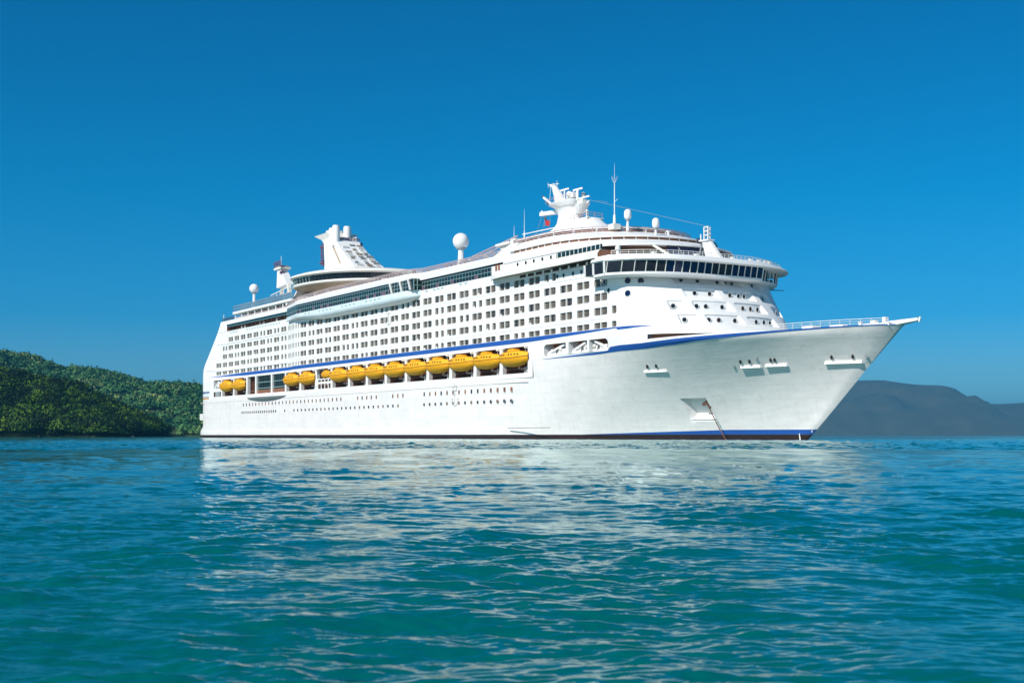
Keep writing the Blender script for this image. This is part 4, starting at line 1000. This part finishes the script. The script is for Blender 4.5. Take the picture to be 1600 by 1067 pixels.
co = t.nodes.new('ShaderNodeTexCoord'); mp = t.nodes.new('ShaderNodeMapping'); mp.inputs['Scale'].default_value = (1, 1.8, 1)
t.links.new(co.outputs['Object'], mp.inputs[0])
# sunlit body colour under a mirror layer weighted by Fresnel
em = t.nodes['Material Output']; gl = t.nodes.new('ShaderNodeBsdfGlossy'); gl.inputs['Roughness'].default_value = .07; gl.inputs['Color'].default_value = (.87, .99, .97, 1)
df = t.nodes.new('ShaderNodeBsdfDiffuse'); fr = t.nodes.new('ShaderNodeFresnel'); fr.inputs['IOR'].default_value = 1.33; fm = t.nodes.new('ShaderNodeMath'); fm.operation = 'MULTIPLY'; fm.inputs[1].default_value = 1.0
ms = t.nodes.new('ShaderNodeMixShader'); t.links.new(fr.outputs[0], fm.inputs[0]); t.links.new(fm.outputs[0], ms.inputs[0]); t.links.new(df.outputs[0], ms.inputs[1]); t.links.new(gl.outputs[0], ms.inputs[2]); t.links.new(ms.outputs[0], em.inputs['Surface'])
hs = []
for s, a in ((34, .0007), (8.0, .0036), (1.2, .03)):
    n = t.nodes.new('ShaderNodeTexNoise'); n.inputs['Scale'].default_value = s; n.inputs['Detail'].default_value = 2
    t.links.new(mp.outputs[0], n.inputs['Vector']); m_ = t.nodes.new('ShaderNodeMath'); m_.operation = 'MULTIPLY'; m_.inputs[1].default_value = a
    t.links.new(n.outputs[0], m_.inputs[0]); hs.append(m_)
ad = t.nodes.new('ShaderNodeMath'); t.links.new(hs[0].outputs[0], ad.inputs[0]); t.links.new(hs[1].outputs[0], ad.inputs[1])
ad2 = t.nodes.new('ShaderNodeMath'); t.links.new(ad.outputs[0], ad2.inputs[0]); t.links.new(hs[2].outputs[0], ad2.inputs[1])
bp = t.nodes.new('ShaderNodeBump'); bp.inputs['Strength'].default_value = 1; bp.inputs['Distance'].default_value = 1
m5 = t.nodes.new('ShaderNodeMapping'); m5.inputs['Scale'].default_value = (.45, .05, 1); n5 = t.nodes.new('ShaderNodeTexNoise'); n5.inputs['Scale'].default_value = 1; n5.inputs['Detail'].default_value = 4; n5.inputs['Roughness'].default_value = .65
r5 = t.nodes.new('ShaderNodeMapRange'); r5.inputs[1].default_value = .44; r5.inputs[2].default_value = .60; r5.inputs[3].default_value = .2; r5.inputs[4].default_value = 2.4   # cat's paws: wind-ruffled streaks
t.links.new(co.outputs['Object'], m5.inputs[0]); t.links.new(m5.outputs[0], n5.inputs['Vector']); t.links.new(n5.outputs[0], r5.inputs[0]); t.links.new(r5.outputs[0], bp.inputs['Distance'])

t.links.new(ad2.outputs[0], bp.inputs['Height']); [t.links.new(bp.outputs[0], q_.inputs['Normal']) for q_ in (gl, df, fr)]
# body colour drifts between deep teal patches and brighter ones by noise
n = t.nodes.new('ShaderNodeTexNoise'); n.inputs['Scale'].default_value = .006; n.inputs['Detail'].default_value = 3; t.links.new(co.outputs['Object'], n.inputs['Vector'])
cr = t.nodes.new('ShaderNodeValToRGB'); cr.color_ramp.elements[0].position = .35; cr.color_ramp.elements[0].color = (.0, .070, .070, 1)
cr.color_ramp.elements[1].position = .65; cr.color_ramp.elements[1].color = (.0, .140, .128, 1); t.links.new(n.outputs[0], cr.inputs[0]); t.links.new(cr.outputs[0], df.inputs['Color'])
na = 900
near_r = .8/np.linspace(.26, .0105, 820)
r = np.concatenate([[.0], np.geomspace(.9, near_r[0]*.98, 12), near_r, .8/np.linspace(.01045, .0016, 520), np.geomspace(505, 16000, 160)]); nr = len(r)
front = np.linspace(-math.radians(38), math.radians(38), na-60); rest = np.linspace(math.radians(38), math.radians(322), 61)[1:]
ang = np.concatenate([front, rest])
rr, aa = np.meshgrid(r, ang, indexing='ij'); X = rr*np.sin(aa); Y = rr*np.cos(aa)
lat = rr*math.radians(76)/(na-60); rad_ = np.gradient(r)[:, None]+0*rr
cell = np.maximum(rr*math.radians(76)/(na-60)*1.0, np.gradient(r)[:, None]*1.0)
Zh = np.zeros_like(X); Zl = np.zeros_like(X); g = np.random.default_rng(11)
WAVE = .42
for i in range(262):
    lam = float(np.exp(g.uniform(math.log(.07), math.log(2.6)))) if i < 190 else float(np.exp(g.uniform(math.log(2.6), math.log(11.)))); k = 2*math.pi/lam
    th = g.normal(math.radians(80), math.radians(42)); amp = WAVE*.0045*lam**.82*(1 if lam < 1.1 else (1.1/lam)**2.1) if i < 190 else .0007*lam**.95*(1 if lam < 6 else (6/lam)**.8)
    ph = g.uniform(0, 6.28)
    fade = np.clip(lam/(3.0*lat)-.6, 0, 1)*np.clip(lam/(.8*rad_)-.4, 0, 1)
    q = k*(X*math.cos(th)+Y*math.sin(th))+ph+.8*np.sin(k*.23*(X*math.sin(th)-Y*math.cos(th))+ph*3)
    s_ = np.sin(q); h_ = amp*fade*(s_+.25*np.cos(2*q))
    if i < 190 and lam < 2.6: Zh += h_
    else: Zl += h_
# wind-ruffled patches: the ripples are livelier in streaks a few metres wide
S = np.zeros_like(X)
for i in range(26):
    kx = 2*math.pi/float(np.exp(g.uniform(math.log(1.6), math.log(9)))); ky = 2*math.pi/float(np.exp(g.uniform(math.log(9), math.log(60))))
    S += np.sin(kx*X+g.uniform(0, 6.28)+1.5*np.sin(ky*.4*Y+i)+ky*Y*g.choice([-1, 1]))
S /= math.sqrt(13); S2 = np.zeros_like(X)
for i in range(24):
    kx = 2*math.pi/float(np.exp(g.uniform(math.log(1.2), math.log(4)))); ky = 2*math.pi/float(np.exp(g.uniform(math.log(5), math.log(22))))
    S2 += np.sin(kx*X+g.uniform(0, 6.28)+1.2*np.sin(ky*.5*Y+i)+ky*Y*g.choice([-1, 1]))
S2 /= math.sqrt(12); far = np.clip((rr-25)/90, 0, 1)
Zh *= 1+(.35+.5*far)*np.tanh(S*1.4)+far*(1.1*np.clip(S, 0, 2)+1.7*np.clip(S2-.1, 0, 2)); Zh += Zl
V = np.stack([X, Y, Zh], -1).reshape(-1, 3)
i0 = np.arange(nr-1)[:, None]*len(ang); j = np.arange(len(ang))[None]; j2 = (j+1) % len(ang)
Q = np.stack([i0+j, i0+len(ang)+j, i0+len(ang)+j2, i0+j2], -1).reshape(-1, 4)
sea = np_mesh('sea', V, Q[:, ::-1], wm); sea['kind'] = 'structure'; sea['label'] = 'turquoise rippled sea'

# ---------------------------------------------------------------- wooded hills
def leafmat(name, cols, rough=.75, scale=.05):
    m = bpy.data.materials.new(name); m.use_nodes = True; t = m.node_tree; b = t.nodes['Principled BSDF']; b.inputs['Roughness'].default_value = rough; b.inputs['Specular IOR Level'].default_value = .15
    co = t.nodes.new('ShaderNodeTexCoord'); n = t.nodes.new('ShaderNodeTexNoise'); n.inputs['Scale'].default_value = scale; n.inputs['Detail'].default_value = 4
    at = t.nodes.new('ShaderNodeAttribute'); at.attribute_name = 'tint'
    t.links.new(co.outputs['Object'], n.inputs['Vector']); a = t.nodes.new('ShaderNodeMath'); a.operation = 'ADD'; a.use_clamp = True
    s = t.nodes.new('ShaderNodeMath'); s.operation = 'MULTIPLY_ADD'; s.inputs[1].default_value = .9; s.inputs[2].default_value = -.45
    t.links.new(n.outputs[0], s.inputs[0]); t.links.new(s.outputs[0], a.inputs[0]); t.links.new(at.outputs['Fac'], a.inputs[1])
    cr = t.nodes.new('ShaderNodeValToRGB'); E_ = cr.color_ramp.elements
    E_[0].position = 0; E_[0].color = (*cols[0], 1); E_[1].position = 1; E_[1].color = (*cols[-1], 1)
    for i, c in enumerate(cols[1:-1]): e = E_.new((i+1)/(len(cols)-1)); e.color = (*c, 1)
    t.links.new(a.outputs[0], cr.inputs[0]); t.links.new(cr.outputs[0], b.inputs['Base Color']); return m
def fbm(x, y, s, seed=0, o=4):
    return noise.fractal(Vector((x*s+seed, y*s, seed*1.7)), 1., 2., o)
def hill(name, dist, depth, xs, tops, mat_, seed, base=-.6, rough=.12, res=4., label=None):
    """a real ridge: crest line `tops` (px, py) projected to its own distance, sloping down to the shore on this side and away behind"""
    x0, x1 = xs; nx, ny = int((x1-x0)/res), int(depth*2.2/res)
    X = np.linspace(x0, x1, nx); Yv = np.linspace(0, depth*2.2, ny); P = np.zeros((ny, nx, 3))
    for j, yy in enumerate(Yv):
        t = yy/depth
        prof = math.sin(min(t, 1)*math.pi/2)**.8 if t < 1 else max(0, math.cos((t-1)/1.2*math.pi/2))
        for i, x in enumerate(X):
            h = tops(x)
            n_ = fbm(x, yy, 1/(depth*.35), seed)
            z = base+max(0, h)*prof*(1-rough*abs(n_)*1.6*(1-math.exp(-((t-1)/.22)**2)))
            shore = 18*fbm(x, 0, .01, seed+3)
            P[j, i] = (x, dist+yy+shore, z)
    idx = np.arange(ny*nx).reshape(ny, nx); Q = np.stack([idx[:-1, :-1], idx[:-1, 1:], idx[1:, 1:], idx[1:, :-1]], -1).reshape(-1, 4)
    o = np_mesh(name, P.reshape(-1, 3), Q, mat_); o['kind'] = 'structure'
    if label: o['label'] = label
    return o, P
def crowns(name, P, n, rad, leaves, leaf, mat_, seed, label, tmax=.62, dens=None, pal=None):
    g = np.random.default_rng(seed); ny, nx, _ = P.shape; C = []; RAD = []; TI = []
    jm = int(ny*tmax)
    # visible part only: nearer slope up to just past the crest
    J = g.uniform(0, jm-1, n); I = g.uniform(0, nx-2, n)
    j0 = J.astype(int); i0 = I.astype(int); fj = (J-j0)[:, None]; fi = (I-i0)[:, None]
    c = (P[j0, i0]*(1-fj)*(1-fi)+P[j0+1, i0]*fj*(1-fi)+P[j0, i0+1]*(1-fj)*fi+P[j0+1, i0+1]*fj*fi)
    keep = c[:, 2] > .3
    if dens: keep &= np.array([dens(p) for p in c])
    c = c[keep]; n = len(c); rr = rad*g.uniform(.4, 1.0, n)**1.2*1.7; c[:, 2] += rr*.55
    ti = g.beta(.9, 1.1, n)
    # leaf clumps over the upper shell of each crown
    u = g.normal(size=(n, leaves, 3)); u /= np.linalg.norm(u, axis=2, keepdims=True); u[..., 2] = np.abs(u[..., 2])*.95-.25*g.random((n, leaves))
    lob = 1+.28*np.sin(u[..., 0]*5+ti[:, None]*20)*np.cos(u[..., 1]*4+ti[:, None]*9)
    p = c[:, None]+u*(rr[:, None]*lob*g.uniform(.72, 1.05, (n, leaves)))[..., None]*np.array([1, 1, .85])
    # each clump is a small bent triangle pair facing roughly outwards
    nrm = u+g.normal(scale=.45, size=u.shape); nrm /= np.linalg.norm(nrm, axis=2, keepdims=True)
    a = np.cross(nrm, g.normal(size=u.shape)); a /= np.linalg.norm(a, axis=2, keepdims=True); b_ = np.cross(nrm, a)
    s = (leaf*g.uniform(.6, 1.4, (n, leaves)))[..., None]
    q = np.stack([p-a*s, p-b_*s*.7-nrm*s*.2, p+a*s, p+b_*s*.7-nrm*s*.2], 2).reshape(-1, 3)
    Q = np.arange(len(q)).reshape(-1, 4)
    o = np_mesh(name, q, Q, mat_, smooth=False)
    at = o.data.attributes.new('tint', 'FLOAT', 'POINT')
    tt = (ti[:, None]+g.normal(scale=.10, size=(n, leaves))).clip(0, 1); at.data.foreach_set('value', np.repeat(tt.ravel(), 4).astype(np.float32))
    o['kind'] = 'stuff'; o['label'] = label; return o
def crest(pts, dist):                   # pixel crest -> metres at that distance
    T = [((px-800)*dist/2014., .8+(680-py)*dist/2014.) for px, py in pts]
    return lambda x: lerp_tab(x, T)
near_leaf = leafmat('near_foliage', [(.002, .008, .003), (.006, .022, .006), (.028, .085, .010), (.12, .20, .014)])  # brightest tints paint sunlit clumps onto crowns picked at random
far_leaf = leafmat('far_foliage', [(.012, .060, .022), (.03, .115, .035), (.075, .18, .045), (.20, .25, .08)], scale=.012)  # lighter palette, with the sun on the ridge painted in
soil = mat('hill_soil', (.05, .07, .025), .9, .1, var=.4, vscale=.02); dsoil = mat('dark_undergrowth', (.012, .022, .008), .9, .1, var=.4, vscale=.05)
D1 = 760.; c1 = crest([(-420, 520), (-200, 540), (-60, 560), (0, 575), (20, 576), (50, 590), (85, 592), (105, 597), (125, 612), (160, 630), (190, 645), (215, 655), (240, 664), (262, 676), (280, 681)], D1)
c1s = lambda x: c1(x)*.90-3.0
h1, P1 = hill('headland', D1-70, 70, (-480, -196), c1s, dsoil, 3, res=3., label='near dark wooded headland at the left')
M['rock'] = mat('shore_rock', (.05, .042, .03), .9, .2, var=.5, vscale=.3, bump=.3, bscale=.5)
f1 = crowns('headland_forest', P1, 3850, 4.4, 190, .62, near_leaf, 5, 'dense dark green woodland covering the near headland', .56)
D2 = 1500.; c2 = crest([(-420, 500), (-150, 520), (0, 546), (20, 549), (40, 552), (60, 563), (80, 570), (100, 573), (120, 572), (140, 576), (165, 580), (185, 585), (205, 593), (225, 600), (245, 600), (262, 602), (285, 600), (320, 604), (420, 625), (560, 660), (640, 681)], D2)
h2, P2 = hill('far_ridge', D2-330, 330, (-950, -110), lambda x: c2(x)*.95-3, soil, 9, rough=.25, res=9., label='hazy green wooded ridge behind the headland')
bare = lambda p: fbm(p[0], p[1], .012, 21, 3) < .30
f2 = crowns('ridge_forest', P2, 15000, 5.2, 34, 1.5, far_leaf, 6, 'hazy green forest covering the far ridge', .56, bare)
D3 = 8500.; c3 = crest([(1080, 650), (1180, 612), (1250, 600), (1300, 596), (1345, 594), (1370, 593.5), (1400, 597), (1430, 601), (1465, 602), (1485, 607), (1505, 620), (1520, 630), (1560, 631), (1600, 629), (1700, 627), (1850, 640), (2000, 660), (2200, 681)], D3)
hm = leafmat('distant_woodland', [(.05, .045, .02), (.10, .09, .045), (.20, .17, .10)], scale=.009)
h3, P3 = hill('distant_hills', D3-1100, 1100, (900, 6000), c3, hm, 14, rough=.28, res=40., label='blue grey hazy hills low on the right horizon')
# rocks and a pale strip along the near shore
mb = MB('rock')
for i in range(26):
    x = -470+270*i/26+random.uniform(-14, 14); y = D1-70+18*fbm(x, 0, .01, 6)-random.uniform(-2, 3)
    s = random.uniform(.3, 1.5); k = [ (x+s*random.uniform(.8, 1.5)*math.cos(a), y+s*math.sin(a)) for a in np.arange(0, 6.2, 1.05)]
    mb.loft([[(px, py, -.5) for px, py in k], [(x+(px-x)*.8, y+(py-y)*.8, s*.5) for px, py in k], [(x+(px-x)*.3, y+(py-y)*.3, s*.75) for px, py in k]])
o = mb.build('shore_rocks'); o['kind'] = 'stuff'; o['label'] = 'brown rocks along the shore of the near headland'
# ---------------------------------------------------------------- haze
hz = bpy.data.materials.new('haze'); hz.use_nodes = True; t = hz.node_tree; t.nodes.clear()
ov = t.nodes.new('ShaderNodeOutputMaterial'); vp = t.nodes.new('ShaderNodeVolumePrincipled')
vp.inputs['Color'].default_value = (.09, .45, .75, 1); vp.inputs['Density'].default_value = 8.5e-5; vp.inputs['Anisotropy'].default_value = .0
t.links.new(vp.outputs[0], ov.inputs['Volume'])
mb = MB(); me = bpy.data.meshes.new('haze'); hx = 16300
me.from_pydata([(-hx,-hx,-2),(hx,-hx,-2),(hx,hx,-2),(-hx,hx,-2),(-hx,-hx,385),(hx,-hx,385),(hx,hx,385),(-hx,hx,385)], [], [(0,3,2,1),(4,5,6,7),(0,1,5,4),(1,2,6,5),(2,3,7,6),(3,0,4,7)])
me.materials.append(hz); o = bpy.data.objects.new('haze', me); sc.collection.objects.link(o); o['kind'] = 'stuff'; o['label'] = 'thin pale sea haze'
